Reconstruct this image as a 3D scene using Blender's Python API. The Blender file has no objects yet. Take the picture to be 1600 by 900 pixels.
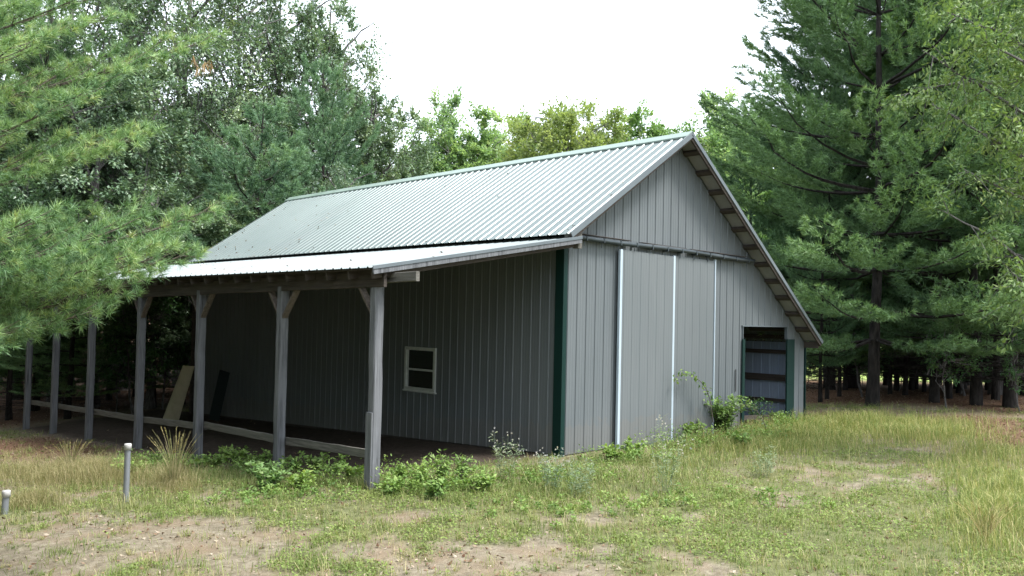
import bpy, math, numpy as np
from mathutils import Vector
R_ = math.radians
SC = bpy.context.scene
COL = SC.collection

# ------------------------------------------------------------------ camera
CAM = np.array([-11.348, -11.359, 2.313])
FW = np.array([0.66666, 0.74464, 0.03274]); RT = np.array([0.74438, -0.66739, 0.02197]); UP = np.array([-0.03821, -0.00972, 0.99922])
FPX = 1473.56                                    # focal length in pixels of the 1600 wide photograph
cd = bpy.data.cameras.new('camera'); co = bpy.data.objects.new('camera', cd); COL.objects.link(co)
from mathutils import Matrix
co.matrix_world = Matrix(((RT[0], UP[0], -FW[0], CAM[0]), (RT[1], UP[1], -FW[1], CAM[1]), (RT[2], UP[2], -FW[2], CAM[2]), (0, 0, 0, 1)))
cd.sensor_width = 36; cd.lens = 36 * FPX / 1600; cd.clip_start = 0.05; cd.clip_end = 3000
SC.camera = co

# ------------------------------------------------------------------ sky, sun, exposure
SUN_EL, SUN_AZ = R_(60), R_(152)                  # azimuth: compass-like, measured from +Y towards +X
w = bpy.data.worlds.new('World'); SC.world = w; w.use_nodes = True
nt = w.node_tree; nt.nodes.clear()
sky = nt.nodes.new('ShaderNodeTexSky'); sky.sky_type = 'NISHITA'; sky.sun_disc = False
sky.sun_elevation = SUN_EL; sky.sun_rotation = SUN_AZ; sky.air_density = 1.0; sky.dust_density = 4.0
hs = nt.nodes.new('ShaderNodeHueSaturation'); hs.inputs['Saturation'].default_value = 0.22
mx = nt.nodes.new('ShaderNodeMix'); mx.data_type = 'RGBA'; mx.inputs[0].default_value = 0.6
mx.inputs[7].default_value = (10.6, 11.8, 13.2, 1)            # high thin overcast
bg = nt.nodes.new('ShaderNodeBackground'); bg.inputs[1].default_value = 0.12
wo = nt.nodes.new('ShaderNodeOutputWorld')
nt.links.new(sky.outputs[0], hs.inputs['Color']); nt.links.new(hs.outputs[0], mx.inputs[6])
nt.links.new(mx.outputs[2], bg.inputs[0]); nt.links.new(bg.outputs[0], wo.inputs[0])
sd = bpy.data.lights.new('sun', 'SUN'); sd.energy = 2.9; sd.angle = R_(16); sd.color = (1, 0.97, 0.92)
so = bpy.data.objects.new('sun', sd); COL.objects.link(so)
sv = Vector((math.sin(SUN_AZ) * math.cos(SUN_EL), math.cos(SUN_AZ) * math.cos(SUN_EL), math.sin(SUN_EL)))
so.rotation_euler = sv.to_track_quat('Z', 'Y').to_euler(); so.location = (0, 0, 40)
SC.view_settings.view_transform = 'Standard'; SC.view_settings.look = 'None'
SC.view_settings.gamma = 1; SC.view_settings.use_curve_mapping = False
SC.view_settings.exposure = 1.25

# ------------------------------------------------------------------ helpers
def nz(a):
    a = np.asarray(a, float); return a / (np.linalg.norm(a, axis=-1, keepdims=True) + 1e-9)
def ray(u, v): return FW + RT * (u - 800) / FPX + UP * (450 - v) / FPX
def at(u, v, d): return CAM + ray(u, v) * d       # a point at depth d along a line of sight
_rs = np.random.RandomState(5); _T = _rs.rand(256, 256)
def vnoise(x, y, s=1.0, o=0):
    x = np.asarray(x, float) * s + 37.3 + o * 13.7; y = np.asarray(y, float) * s + 91.7 + o * 7.1
    i = np.floor(x).astype(int); j = np.floor(y).astype(int); fx = x - i; fy = y - j
    fx = fx * fx * (3 - 2 * fx); fy = fy * fy * (3 - 2 * fy)
    a = _T[i & 255, j & 255]; b = _T[(i + 1) & 255, j & 255]; c = _T[i & 255, (j + 1) & 255]; d = _T[(i + 1) & 255, (j + 1) & 255]
    return (a * (1 - fx) + b * fx) * (1 - fy) + (c * (1 - fx) + d * fx) * fy
def fbm(x, y, s=1.0, o=0):
    return (vnoise(x, y, s, o) * 4 + vnoise(x, y, s * 2.1, o + 1) * 2 + vnoise(x, y, s * 4.3, o + 2)) / 7
def hgt(x, y):                                    # the lie of the land
    x = np.asarray(x, float); y = np.asarray(y, float)
    yc = np.clip(y, 0, 20); xc = np.clip(x, -14, 16)
    h = 0.029 * xc - 0.040 * yc + 0.0035 * np.clip(x, -6, 0) * yc - 0.004 * np.clip(-y - 4, 0, 10)
    far = np.clip((np.hypot(x, y) - 24) / 30, 0, 1)
    h = h * (1 - 0.5 * far) + (fbm(x, y, 0.06, 3) - 0.5) * 2.2 * far
    h = h + (fbm(x, y, 0.9, 7) - 0.5) * 0.07 + (vnoise(x, y, 3.4, 9) - 0.5) * 0.022
    return h
def ground_at(u, v):
    d = ray(u, v); z = 0.0
    for _ in range(40):
        t = (z - CAM[2]) / d[2]; p = CAM + d * t; z = float(hgt(p[0], p[1]))
    return p[0], p[1]
def lin(c):
    return tuple([(v / 12.92 if v <= 0.04045 else ((v + 0.055) / 1.055) ** 2.4) for v in c])

class MB:                                         # collects polygons for ONE mesh object
    def __init__(s): s.v = []; s.f = []; s.n = 0; s.t = []
    def add(s, V, F, tint=0.5):
        V = np.asarray(V, float); s.v.append(V); s.f.append(np.asarray(F) + s.n); s.n += len(V)
        s.t.append(np.broadcast_to(np.asarray(tint, float), (len(V),)))
    def box(s, a, b, tint=0.5):
        a, b = np.minimum(a, b), np.maximum(a, b)
        V = [(x, y, z) for x in (a[0], b[0]) for y in (a[1], b[1]) for z in (a[2], b[2])]
        s.add(V, [[0, 1, 3, 2], [4, 6, 7, 5], [0, 4, 5, 1], [2, 3, 7, 6], [0, 2, 6, 4], [1, 5, 7, 3]], tint)
    def beam(s, p, q, wd, hh, up=(0, 0, 1), seg=1, wob=0, rs=None, tint=0.5):   # rectangular timber from p to q with chamfered edges
        p = np.asarray(p, float); q = np.asarray(q, float); d = nz(q - p)
        sx = nz(np.cross(d, up)); uz = np.cross(sx, d); c = min(wd, hh) * 0.10
        prof = [(-wd/2+c, -hh/2), (wd/2-c, -hh/2), (wd/2, -hh/2+c), (wd/2, hh/2-c), (wd/2-c, hh/2), (-wd/2+c, hh/2), (-wd/2, hh/2-c), (-wd/2, -hh/2+c)]
        V = []
        for k in range(seg + 1):
            t = k / seg; o = p + (q - p) * t
            if wob and rs is not None: o = o + sx * rs.uniform(-wob, wob) + uz * rs.uniform(-wob, wob)
            for a, b in prof: V.append(o + sx * a + uz * b)
        F = []
        for k in range(seg):
            for i in range(8): F.append([k*8+i, k*8+(i+1) % 8, (k+1)*8+(i+1) % 8, (k+1)*8+i])
        s.add(V, F, tint)
        for k, rev in ((0, True), (seg, False)):
            ring = [k*8+i for i in range(8)]
            if rev: ring = ring[::-1]
            base = s.n - len(V)
            s.f.append(np.array([[ring[0], ring[1], ring[2], ring[3]], [ring[0], ring[3], ring[4], ring[7]], [ring[4], ring[5], ring[6], ring[7]]]) + base)
    def tube(s, P, rad, sides=6, tint=0.5, cap=False):
        P = np.asarray(P, float); rad = np.broadcast_to(np.asarray(rad, float), (len(P),))
        T = nz(np.gradient(P, axis=0)); a = np.array([0.31, 0.17, 0.93]) if abs(T[0][2]) < 0.8 else np.array([0.93, 0.2, 0.1])
        V = []
        an = np.arange(sides) * 2 * np.pi / sides
        for i in range(len(P)):
            x = nz(np.cross(T[i], a)); y = np.cross(T[i], x)
            V.append(P[i] + rad[i] * (np.cos(an)[:, None] * x + np.sin(an)[:, None] * y))
        V = np.concatenate(V); F = []
        for i in range(len(P) - 1):
            for k in range(sides): F.append([i*sides+k, i*sides+(k+1) % sides, (i+1)*sides+(k+1) % sides, (i+1)*sides+k])
        s.add(V, F, tint)
        if cap:
            c = P[-1]; b = (len(P)-1)*sides
            s.add(np.vstack([V[b:b+sides], c]), [[k, (k+1) % sides, sides, sides] for k in range(sides)], tint)
    def build(s, name, mat, parent=None, smooth=False):
        V = np.concatenate(s.v) if s.v else np.zeros((0, 3)); me = bpy.data.meshes.new(name)
        Fs = [f for f in s.f if len(f)]
        tri = []; tot = []
        for f in Fs:
            if f.shape[1] == 4:
                deg = f[:, 2] == f[:, 3]
                if deg.any():
                    for r, dg in zip(f, deg): tri.append(r[:3] if dg else r); tot.append(3 if dg else 4)
                    continue
            tri.append(f.ravel()); tot += [f.shape[1]] * len(f)
        idx = np.concatenate(tri).astype(np.int32); tot = np.array(tot, np.int32)
        me.vertices.add(len(V)); me.vertices.foreach_set('co', V.astype(np.float32).ravel())
        me.loops.add(len(idx)); me.loops.foreach_set('vertex_index', idx)
        me.polygons.add(len(tot)); st = np.zeros(len(tot), np.int32); st[1:] = np.cumsum(tot)[:-1]
        me.polygons.foreach_set('loop_start', st)
        me.update(calc_edges=True)
        me.polygons.foreach_set('use_smooth', np.full(len(tot), bool(smooth)))
        at_ = me.attributes.new('tint', 'FLOAT', 'POINT'); at_.data.foreach_set('value', np.concatenate(s.t).astype(np.float32))
        me.materials.append(mat)
        o = bpy.data.objects.new(name, me); COL.objects.link(o)
        if parent: o.parent = parent
        return o
def tag(o, label=None, cat=None, group=None, kind=None):
    if label: o['label'] = label
    if cat: o['category'] = cat
    if group: o['group'] = group
    if kind: o['kind'] = kind
    return o
def empty(name, loc=(0, 0, 0), rz=0.0, sc=1.0):
    o = bpy.data.objects.new(name, None); COL.objects.link(o); o.location = loc; o.rotation_euler = (0, 0, rz); o.scale = (sc, sc, sc)
    o.empty_display_size = 0.2
    return o
def copy_tree(root, loc, rz, sc):
    r = root.copy(); COL.objects.link(r); r.location = loc; r.rotation_euler = (0, 0, rz); r.scale = (sc[0], sc[0], sc[1])
    for ch in list(root.children):
        c = ch.copy(); COL.objects.link(c); c.parent = r
        for g in ch.children:
            e = g.copy(); COL.objects.link(e); e.parent = c
    return r

# ------------------------------------------------------------------ materials
def newmat(name):
    m = bpy.data.materials.new(name); m.use_nodes = True; return m, m.node_tree, m.node_tree.nodes['Principled BSDF']
def ramp(t, stops, fac):
    r = t.nodes.new('ShaderNodeValToRGB'); e = r.color_ramp.elements
    while len(e) < len(stops): e.new(0.5)
    for i, (p, c) in enumerate(stops): e[i].position = p; e[i].color = tuple(c) + (1,)
    t.links.new(fac, r.inputs[0]); return r.outputs[0]
def noise(t, scale, detail=4, vec=None, rough=0.55):
    n = t.nodes.new('ShaderNodeTexNoise'); n.inputs['Scale'].default_value = scale; n.inputs['Detail'].default_value = detail
    n.inputs['Roughness'].default_value = rough
    if vec is not None: t.links.new(vec, n.inputs['Vector'])
    return n.outputs[0]
def coords(t, scale=(1, 1, 1), kind='Object'):
    c = t.nodes.new('ShaderNodeTexCoord'); m = t.nodes.new('ShaderNodeMapping'); m.inputs['Scale'].default_value = scale
    t.links.new(c.outputs[kind], m.inputs[0]); return m.outputs[0]
def attr(t, name='tint'):
    a = t.nodes.new('ShaderNodeAttribute'); a.attribute_name = name; return a.outputs['Fac']
def mixc(t, fac, a, b, mode='MIX'):
    m = t.nodes.new('ShaderNodeMix'); m.data_type = 'RGBA'; m.blend_type = mode
    if isinstance(fac, (int, float)): m.inputs[0].default_value = fac
    else: t.links.new(fac, m.inputs[0])
    for s_, v in ((6, a), (7, b)):
        if isinstance(v, (tuple, list)): m.inputs[s_].default_value = tuple(v) + ((1,) if len(v) == 3 else ())
        else: t.links.new(v, m.inputs[s_])
    return m.outputs[2]
def bump(t, h, b, strength=0.3, dist=0.01):
    n = t.nodes.new('ShaderNodeBump'); n.inputs['Strength'].default_value = strength; n.inputs['Distance'].default_value = dist
    t.links.new(h, n.inputs['Height']); t.links.new(n.outputs[0], b.inputs['Normal'])

def metal(name, c1, c2, rough=0.42, spec=0.5, metallic=0.0, dirt=0.25, splash=False):
    m, t, b = newmat(name)
    v = coords(t, (1, 1, 0.35)); n = noise(t, 1.4, 5, v); n2 = noise(t, 14, 5, coords(t, (1, 1, 0.08)))
    c = ramp(t, [(0.3, c1), (0.7, c2)], n)
    d = t.nodes.new('ShaderNodeMath'); d.operation = 'MULTIPLY'; t.links.new(n2, d.inputs[0]); d.inputs[1].default_value = dirt
    c = mixc(t, d.outputs[0], c, tuple(0.55 * x for x in c1))
    c = mixc(t, 1.0, c, ramp(t, [(0, (.93, .93, .93)), (1, (1.07, 1.07, 1.07))], attr(t)), 'MULTIPLY')
    t.links.new(c, b.inputs['Base Color'])
    rr = ramp(t, [(0.3, (rough - .08,) * 3), (0.7, (rough + .1,) * 3)], n)
    t.links.new(rr, b.inputs['Roughness']); b.inputs['Metallic'].default_value = metallic
    b.inputs['Specular IOR Level'].default_value = spec
    bump(t, noise(t, 2.0, 2, coords(t, (1, 1, 0.5))), b, 0.12, 0.01)
    if splash:                                    # mud thrown up on the lowest hand's breadth of the sheets
        g = t.nodes.new('ShaderNodeSeparateXYZ'); t.links.new(coords(t), g.inputs[0])
        a1 = t.nodes.new('ShaderNodeMath'); a1.operation = 'MULTIPLY_ADD'; t.links.new(g.outputs[1], a1.inputs[0]); a1.inputs[1].default_value = .04; t.links.new(g.outputs[2], a1.inputs[2])
        a2 = t.nodes.new('ShaderNodeMath'); a2.operation = 'MULTIPLY_ADD'; t.links.new(noise(t, 6, 6, coords(t)), a2.inputs[0]); a2.inputs[1].default_value = -.9; t.links.new(a1.outputs[0], a2.inputs[2])
        sp = ramp(t, [(0.0, (.2, .2, .2)), (0.10, (0, 0, 0))], a2.outputs[0])
        t.links.new(mixc(t, sp, c, (.17, .14, .11)), b.inputs['Base Color'])
    return m
M = {}
M['siding'] = metal('siding', (0.113, 0.128, 0.137), (0.130, 0.144, 0.152), 0.58, 0.3, splash=True)
M['siding_in'] = metal('siding_inner', (0.24, 0.30, 0.42), (0.30, 0.36, 0.46), 0.5)
M['door'] = metal('door_skin', (0.128, 0.143, 0.150), (0.143, 0.156, 0.162), 0.6, 0.3, splash=True)
M['edge_trim'] = metal('pale_trim', (0.36, 0.43, 0.50), (0.42, 0.49, 0.55), 0.35, dirt=0.1)
M['green'] = metal('green_trim', (0.003, 0.020, 0.017), (0.005, 0.028, 0.024), 0.6, 0.2, dirt=0.1)
M['roof'] = metal('roof_metal', (0.125, 0.158, 0.153), (0.155, 0.186, 0.18), 0.38, 0.6, 0.35, dirt=0.25)
M['lean_roof'] = metal('lean_roof_metal', (0.14, 0.17, 0.178), (0.17, 0.20, 0.207), 0.48, 0.5, 0.15, dirt=0.3)
M['ridge'] = metal('ridge_metal', (0.17, 0.23, 0.195), (0.21, 0.27, 0.235), 0.4)
M['flash'] = metal('flashing', (0.09, 0.11, 0.125), (0.13, 0.15, 0.165), 0.45)
M['track'] = metal('track_metal', (0.03, 0.04, 0.048), (0.07, 0.085, 0.095), 0.4, 0.5, 0.3)
M['steel'] = metal('galvanised', (0.22, 0.235, 0.26), (0.31, 0.325, 0.35), 0.5, 0.5, 0.3, dirt=0.6)
M['cap'] = metal('pale_cap', (0.38, 0.37, 0.355), (0.48, 0.465, 0.45), 0.6)
def timber(name, dark, lite, axis=2, rough=0.85):
    m, t, b = newmat(name)
    s = [26, 26, 26]; s[axis] = 1.3
    n = noise(t, 1.0, 6, coords(t, tuple(s)), 0.65); n2 = noise(t, 1.5, 3, coords(t))
    c = ramp(t, [(0.32, dark), (0.5, tuple((a + b_) / 2 for a, b_ in zip(dark, lite))), (0.68, lite)], n)
    c = mixc(t, ramp(t, [(0.4, (0, 0, 0)), (0.7, (1, 1, 1))], n2), c, tuple(0.7 * x for x in lite))
    t.links.new(c, b.inputs['Base Color']); b.inputs['Roughness'].default_value = rough; b.inputs['Specular IOR Level'].default_value = 0.2
    bump(t, n, b, 0.9, 0.012); return m
M['post'] = timber('weathered_post', (0.038, 0.040, 0.043), (0.20, 0.205, 0.22), 2)
M['rail'] = timber('weathered_rail', (0.05, 0.047, 0.043), (0.19, 0.18, 0.16), 1)
M['beam'] = timber('dark_beam', (0.028, 0.024, 0.022), (0.09, 0.075, 0.067), 1)
M['joist'] = timber('joist', (0.03, 0.025, 0.022), (0.09, 0.075, 0.066), 0)
M['brace'] = timber('brace_wood', (0.05, 0.042, 0.036), (0.17, 0.14, 0.12), 2)
m, t, b = newmat('soffit'); c = ramp(t, [(0.3, (0.20, 0.20, 0.21)), (0.7, (0.28, 0.275, 0.285))], noise(t, 3, 5, coords(t)))
t.links.new(c, b.inputs['Base Color']); b.inputs['Roughness'].default_value = 0.6; M['soffit'] = m
m, t, b = newmat('glass_dark'); b.inputs['Base Color'].default_value = (0.006, 0.008, 0.009, 1); b.inputs['Roughness'].default_value = 0.22; b.inputs['Specular IOR Level'].default_value = 0.2; M['glass'] = m
m, t, b = newmat('screen'); b.inputs['Base Color'].default_value = (0.01, 0.01, 0.012, 1); b.inputs['Roughness'].default_value = 0.9; M['screen'] = m
m, t, b = newmat('vinyl'); c = ramp(t, [(0.3, (0.42, 0.44, 0.43)), (0.7, (0.52, 0.54, 0.52))], noise(t, 9, 4, coords(t))); t.links.new(c, b.inputs['Base Color']); b.inputs['Roughness'].default_value = 0.5; M['vinyl'] = m
m, t, b = newmat('tan_sheet'); c = ramp(t, [(0.3, (0.42, 0.375, 0.26)), (0.7, (0.54, 0.48, 0.35))], noise(t, 4, 6, coords(t))); t.links.new(c, b.inputs['Base Color']); b.inputs['Roughness'].default_value = 0.8; M['tan'] = m
m, t, b = newmat('green_sheet'); b.inputs['Base Color'].default_value = (0.008, 0.018, 0.016, 1); b.inputs['Roughness'].default_value = 0.6; M['gsheet'] = m
def bark(name, a, c2, s=6):
    m, t, b = newmat(name)
    n = noise(t, 1.0, 7, coords(t, (s * 2.2, s * 2.2, s * 0.5)), 0.65)
    c = ramp(t, [(0.35, a), (0.65, c2)], n); t.links.new(c, b.inputs['Base Color']); b.inputs['Roughness'].default_value = 0.9
    b.inputs['Specular IOR Level'].default_value = 0.15; bump(t, n, b, 1.0, 0.04); return m
M['bark_pine'] = bark('pine_bark', (0.009, 0.008, 0.008), (0.042, 0.037, 0.034))
M['bark_grey'] = bark('grey_bark', (0.05, 0.046, 0.044), (0.19, 0.18, 0.175))
M['twig'] = bark('twig_bark', (0.06, 0.05, 0.04), (0.20, 0.17, 0.14), 14)
def leafmat(name, stops, transl=0.3, rough=0.5, spec=0.3, tcol=None):
    m, t, b = newmat(name)
    c = ramp(t, stops, attr(t)); 
    oi = t.nodes.new('ShaderNodeObjectInfo')
    r = ramp(t, [(0, (0.82, 0.86, 0.9)), (1, (1.14, 1.08, 0.98))], oi.outputs['Random'])
    c = mixc(t, 1.0, c, r, 'MULTIPLY')
    t.links.new(c, b.inputs['Base Color']); b.inputs['Roughness'].default_value = rough; b.inputs['Specular IOR Level'].default_value = spec
    tr = t.nodes.new('ShaderNodeBsdfTranslucent'); t.links.new(mixc(t, 1.0, c, (1.25, 1.25, 0.75), 'MULTIPLY'), tr.inputs[0])
    mx = t.nodes.new('ShaderNodeMixShader'); mx.inputs[0].default_value = transl
    out = t.nodes['Material Output']; t.links.new(b.outputs[0], mx.inputs[1]); t.links.new(tr.outputs[0], mx.inputs[2]); t.links.new(mx.outputs[0], out.inputs[0])
    return m
M['needle_near'] = leafmat('near_needles', [(0, (0.075, 0.16, 0.08)), (0.5, (0.19, 0.32, 0.14)), (0.85, (0.35, 0.48, 0.21)), (1, (0.38, 0.39, 0.17))], 0.25, 0.45, 0.4)
M['needle'] = leafmat('pine_needles', [(0, (0.065, 0.13, 0.065)), (0.5, (0.135, 0.24, 0.11)), (1, (0.25, 0.38, 0.165))], 0.25, 0.5, 0.3)
M['needle_blue'] = leafmat('blue_pine_needles', [(0, (0.08, 0.155, 0.10)), (0.5, (0.16, 0.275, 0.165)), (1, (0.27, 0.41, 0.22))], 0.25, 0.5, 0.3)
M['leaf_oak'] = leafmat('oak_leaves', [(0, (0.07, 0.125, 0.075)), (0.6, (0.14, 0.22, 0.13)), (1, (0.27, 0.35, 0.21))], 0.25, 0.35, 0.5)
M['leaf_light'] = leafmat('light_leaves', [(0, (0.09, 0.19, 0.06)), (0.6, (0.17, 0.29, 0.10)), (1, (0.28, 0.38, 0.16))], 0.35)
M['leaf_yellow'] = leafmat('yellow_leaves', [(0, (0.14, 0.20, 0.07)), (0.6, (0.22, 0.29, 0.11)), (1, (0.34, 0.40, 0.17))], 0.5)
M['leaf_far_hazed'] = leafmat('hazed_far_leaves', [(0, (0.14, 0.25, 0.12)), (0.6, (0.22, 0.34, 0.17)), (1, (0.34, 0.44, 0.25))], 0.5)  # pale species, made paler still: distance haze put into the colour
M['leaf_near'] = leafmat('near_right_leaves', [(0, (0.075, 0.14, 0.05)), (0.6, (0.14, 0.22, 0.08)), (1, (0.27, 0.34, 0.15))], 0.35)
M['brush'] = leafmat('brush_leaves', [(0, (0.03, 0.09, 0.035)), (0.6, (0.06, 0.15, 0.05)), (1, (0.12, 0.22, 0.08))], 0.3)
M['weed'] = leafmat('weed_leaves', [(0, (0.075, 0.15, 0.04)), (0.6, (0.15, 0.25, 0.06)), (1, (0.27, 0.37, 0.11))], 0.3)
M['grey_weed'] = leafmat('grey_weed_leaves', [(0, (0.13, 0.19, 0.12)), (0.6, (0.20, 0.27, 0.17)), (1, (0.34, 0.38, 0.27))], 0.3)
M['grass'] = leafmat('grass_green', [(0, (0.11, 0.165, 0.045)), (0.4, (0.19, 0.25, 0.075)), (0.75, (0.33, 0.34, 0.14)), (1, (0.48, 0.42, 0.24))], 0.3, 0.6, 0.2)
M['dry'] = leafmat('grass_dry', [(0, (0.15, 0.17, 0.06)), (0.5, (0.30, 0.26, 0.12)), (1, (0.50, 0.42, 0.25))], 0.3, 0.7, 0.15)
M['cover'] = leafmat('ground_cover', [(0, (0.10, 0.155, 0.04)), (0.6, (0.19, 0.255, 0.07)), (1, (0.31, 0.37, 0.12))], 0.25, 0.6, 0.2)
M['litter'] = leafmat('dead_leaves', [(0, (0.09, 0.05, 0.03)), (0.5, (0.22, 0.145, 0.095)), (1, (0.44, 0.37, 0.30))], 0.1, 0.8, 0.1)
M['flower'] = leafmat('flower_heads', [(0, (0.5, 0.48, 0.5)), (1, (0.75, 0.72, 0.75))], 0.3)
M['dead_needle'] = leafmat('rust_needles', [(0, (0.26, 0.17, 0.09)), (1, (0.42, 0.30, 0.17))], 0.2)

# ------------------------------------------------------------------ where the ground is covered with what
def G(u, v): return ground_at(u, v)
def blobs(x, y, L):
    s = np.zeros_like(np.asarray(x, float))
    for (u, v, ru, rv, wgt) in L:
        cx, cy = G(u, v); ax, ay = G(u + ru, v); bx, by = G(u, v - rv)
        A = np.array([[ax - cx, bx - cx], [ay - cy, by - cy]]); Ai = np.linalg.inv(A)
        p = Ai[0, 0] * (x - cx) + Ai[0, 1] * (y - cy); q = Ai[1, 0] * (x - cx) + Ai[1, 1] * (y - cy)
        s = s + wgt * np.exp(-(p * p + q * q) * 0.7)
    return s
SOIL = [(60, 850, 260, 34, 1.2), (330, 855, 200, 32, .95), (700, 893, 240, 20, .75), (850, 872, 120, 14, .45),
        (1290, 835, 140, 12, .2), (900, 722, 60, 8, .9), (1020, 890, 110, 14, .5)]
GREEN = [(700, 800, 260, 28, .8), (1010, 800, 220, 30, .8), (1150, 850, 150, 20, .9), (860, 760, 260, 16, .8), (430, 745, 170, 22, 1.0), (1500, 780, 160, 40, .8), (1350, 840, 200, 26, .8),
         (380, 790, 90, 10, .7), (1080, 740, 160, 18, .8), (1250, 700, 120, 22, .7), (1380, 870, 160, 20, .7), (1560, 860, 80, 30, .5)]
DRY = [(120, 745, 130, 20, 1.2), (30, 720, 100, 16, .8), (1580, 850, 60, 30, .7), (1500, 700, 140, 20, .5), (700, 800, 250, 30, .25)]
DUFF = [(1520, 668, 90, 13, 1.3), (1300, 648, 60, 4, .9), (1440, 655, 100, 6, .8), (80, 695, 160, 10, 1.5), (60, 715, 120, 7, .6), (1600, 690, 60, 14, .7), (1590, 640, 60, 6, 1.0)]
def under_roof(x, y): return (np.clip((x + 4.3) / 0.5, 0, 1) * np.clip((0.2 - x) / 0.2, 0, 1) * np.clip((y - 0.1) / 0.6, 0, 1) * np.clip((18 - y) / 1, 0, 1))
def forest(x, y):                                 # 1 where trees stand close
    a = np.clip((x + 0.5 * y - 11.2) / 1.5, 0, 1) * np.clip((x + 0.2 * y) / 1.0 - 8.5, 0, 1)
    a = a * np.clip((27 - x) / 4, 0, 1)
    b_ = np.clip((y - 16.5 - 0.25 * (x + 6)) / 2.5, 0, 1) + 0 * x
    return np.clip(np.maximum(a, b_), 0, 1)
def meadow(x, y): return np.clip((x - 23) / 4, 0, 1) * np.clip((64 - y) / 6, 0, 1)
def masks(x, y):
    n = fbm(x, y, 0.9, 21); n2 = fbm(x, y, 2.6, 31)
    soil = blobs(x, y, SOIL); gr = blobs(x, y, GREEN); dr = blobs(x, y, DRY); du = blobs(x, y, DUFF)
    ur = under_roof(x, y); fo = forest(x, y)
    green = np.clip((0.42 + gr * 0.55 - soil * 0.42 - du * 0.9 + (n - .5) * 1.9 + (n2 - .5) * 2.6) * 1.3, 0.18, 1) * (1 - ur) * (1 - fo)
    dryg = np.clip(dr * 0.9 + 0.24 - soil * 0.25 - du * 0.6 + (n2 - .5) * 0.6, 0, 1) * (1 - ur) * (1 - fo)
    duff = np.clip(du * 1.1 + fo + (n2 - .5) * 0.6 * np.clip(du, 0, 1), 0, 1) * (1 - ur)
    return green, dryg, duff, ur, fo

# ------------------------------------------------------------------ ground sheet
fine = np.arange(-17, 21.01, 0.14)
def axis(lo, hi):
    f_ = np.arange(lo, hi + .01, 0.15); o = np.array([0.4, 1, 2, 3.5, 5.5, 8, 11, 15, 20, 26, 33, 42, 55, 75, 110, 170, 300, 600, 1200])
    return np.concatenate([lo - o[::-1], f_, hi + o])
gx, gy = axis(-15, 18), axis(-12, 22)
X, Y = np.meshgrid(gx, gy, indexing='ij'); Z = hgt(X, Y)
V = np.stack([X.ravel(), Y.ravel(), Z.ravel()], 1); nx, ny = X.shape
I = np.arange(nx * ny).reshape(nx, ny)
F = np.stack([I[:-1, :-1].ravel(), I[1:, :-1].ravel(), I[1:, 1:].ravel(), I[:-1, 1:].ravel()], 1)
gm, gt, gb = newmat('ground_soil')
cc = coords(gt)
n1 = noise(gt, 9, 8, cc, 0.7); n2 = noise(gt, 1.6, 6, cc, 0.6); n3 = noise(gt, 60, 4, cc, 0.7)
soilc = ramp(gt, [(0.3, (0.10, 0.08, 0.06)), (0.5, (0.19, 0.155, 0.118)), (0.7, (0.29, 0.25, 0.2))], n1)
soilc = mixc(gt, ramp(gt, [(0.45, (0, 0, 0)), (0.65, (1, 1, 1))], n2), soilc, (0.20, 0.145, 0.105))
soilc = mixc(gt, ramp(gt, [(0.55, (0, 0, 0)), (0.72, (.55, .55, .55))], n3), soilc, (0.45, 0.39, 0.33))
greenc = ramp(gt, [(0.3, (0.055, 0.075, 0.025)), (0.7, (0.14, 0.16, 0.055))], n1)
duffc = ramp(gt, [(0.3, (0.045, 0.026, 0.017)), (0.5, (0.12, 0.07, 0.045)), (0.72, (0.25, 0.16, 0.105))], noise(gt, 16, 8, cc, 0.75))
shaded_dirtc = ramp(gt, [(0.3, (0.04, 0.031, 0.025)), (0.7, (0.085, 0.066, 0.053))], n1)  # bare dirt under the lean-to, darkened to stand in for shade
c = mixc(gt, attr(gt, 'm_green'), soilc, greenc)
c = mixc(gt, attr(gt, 'm_duff'), c, duffc); c = mixc(gt, attr(gt, 'm_shaded_dirt'), c, shaded_dirtc)
c = mixc(gt, attr(gt, 'm_meadow'), c, (0.26, 0.34, 0.10))
gt.links.new(c, gb.inputs['Base Color']); gb.inputs['Roughness'].default_value = 0.95; gb.inputs['Specular IOR Level'].default_value = 0.1
bump(gt, n1, gb, 0.8, 0.05)
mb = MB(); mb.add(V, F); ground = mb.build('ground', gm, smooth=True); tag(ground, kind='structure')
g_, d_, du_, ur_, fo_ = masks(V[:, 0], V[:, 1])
for nme, val in (('m_green', np.clip(g_ * 0.75, 0, 1)), ('m_duff', du_), ('m_shaded_dirt', ur_), ('m_meadow', meadow(V[:, 0], V[:, 1]))):
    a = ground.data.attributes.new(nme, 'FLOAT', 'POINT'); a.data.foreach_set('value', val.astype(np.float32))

# ------------------------------------------------------------------ the barn
barn = empty('barn', (0, 0, 0))
tag(barn, 'grey ribbed metal barn with pale green roof, sliding doors and open lean-to on posts', 'barn')
W, L = 7.62, 14.7
SL, SR = 0.6743, 0.8293; XP, ZP = 2.9385, 5.884; EAVEX, EAVEXR = -0.233, 7.62; OV = 0.4036
def roofz(x): return np.where(x < XP, ZP - SL * (XP - x), ZP - SR * (x - XP))
def profile(length, pitch=0.2286, rib=0.015, rw=0.045, minor=0.004):
    P = [(0, 0)]; s = pitch / 2
    while s < length - 0.05:
        P += [(s - rw / 2, 0), (s - rw / 4, rib), (s + rw / 4, rib), (s + rw / 2, 0)]
        for k in (0.36, 0.64):
            c_ = s + pitch * k
            if c_ < length - 0.03 and minor: P += [(c_ - 0.012, 0), (c_, minor), (c_ + 0.012, 0)]
        s += pitch
    P.append((length, 0)); return P
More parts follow.
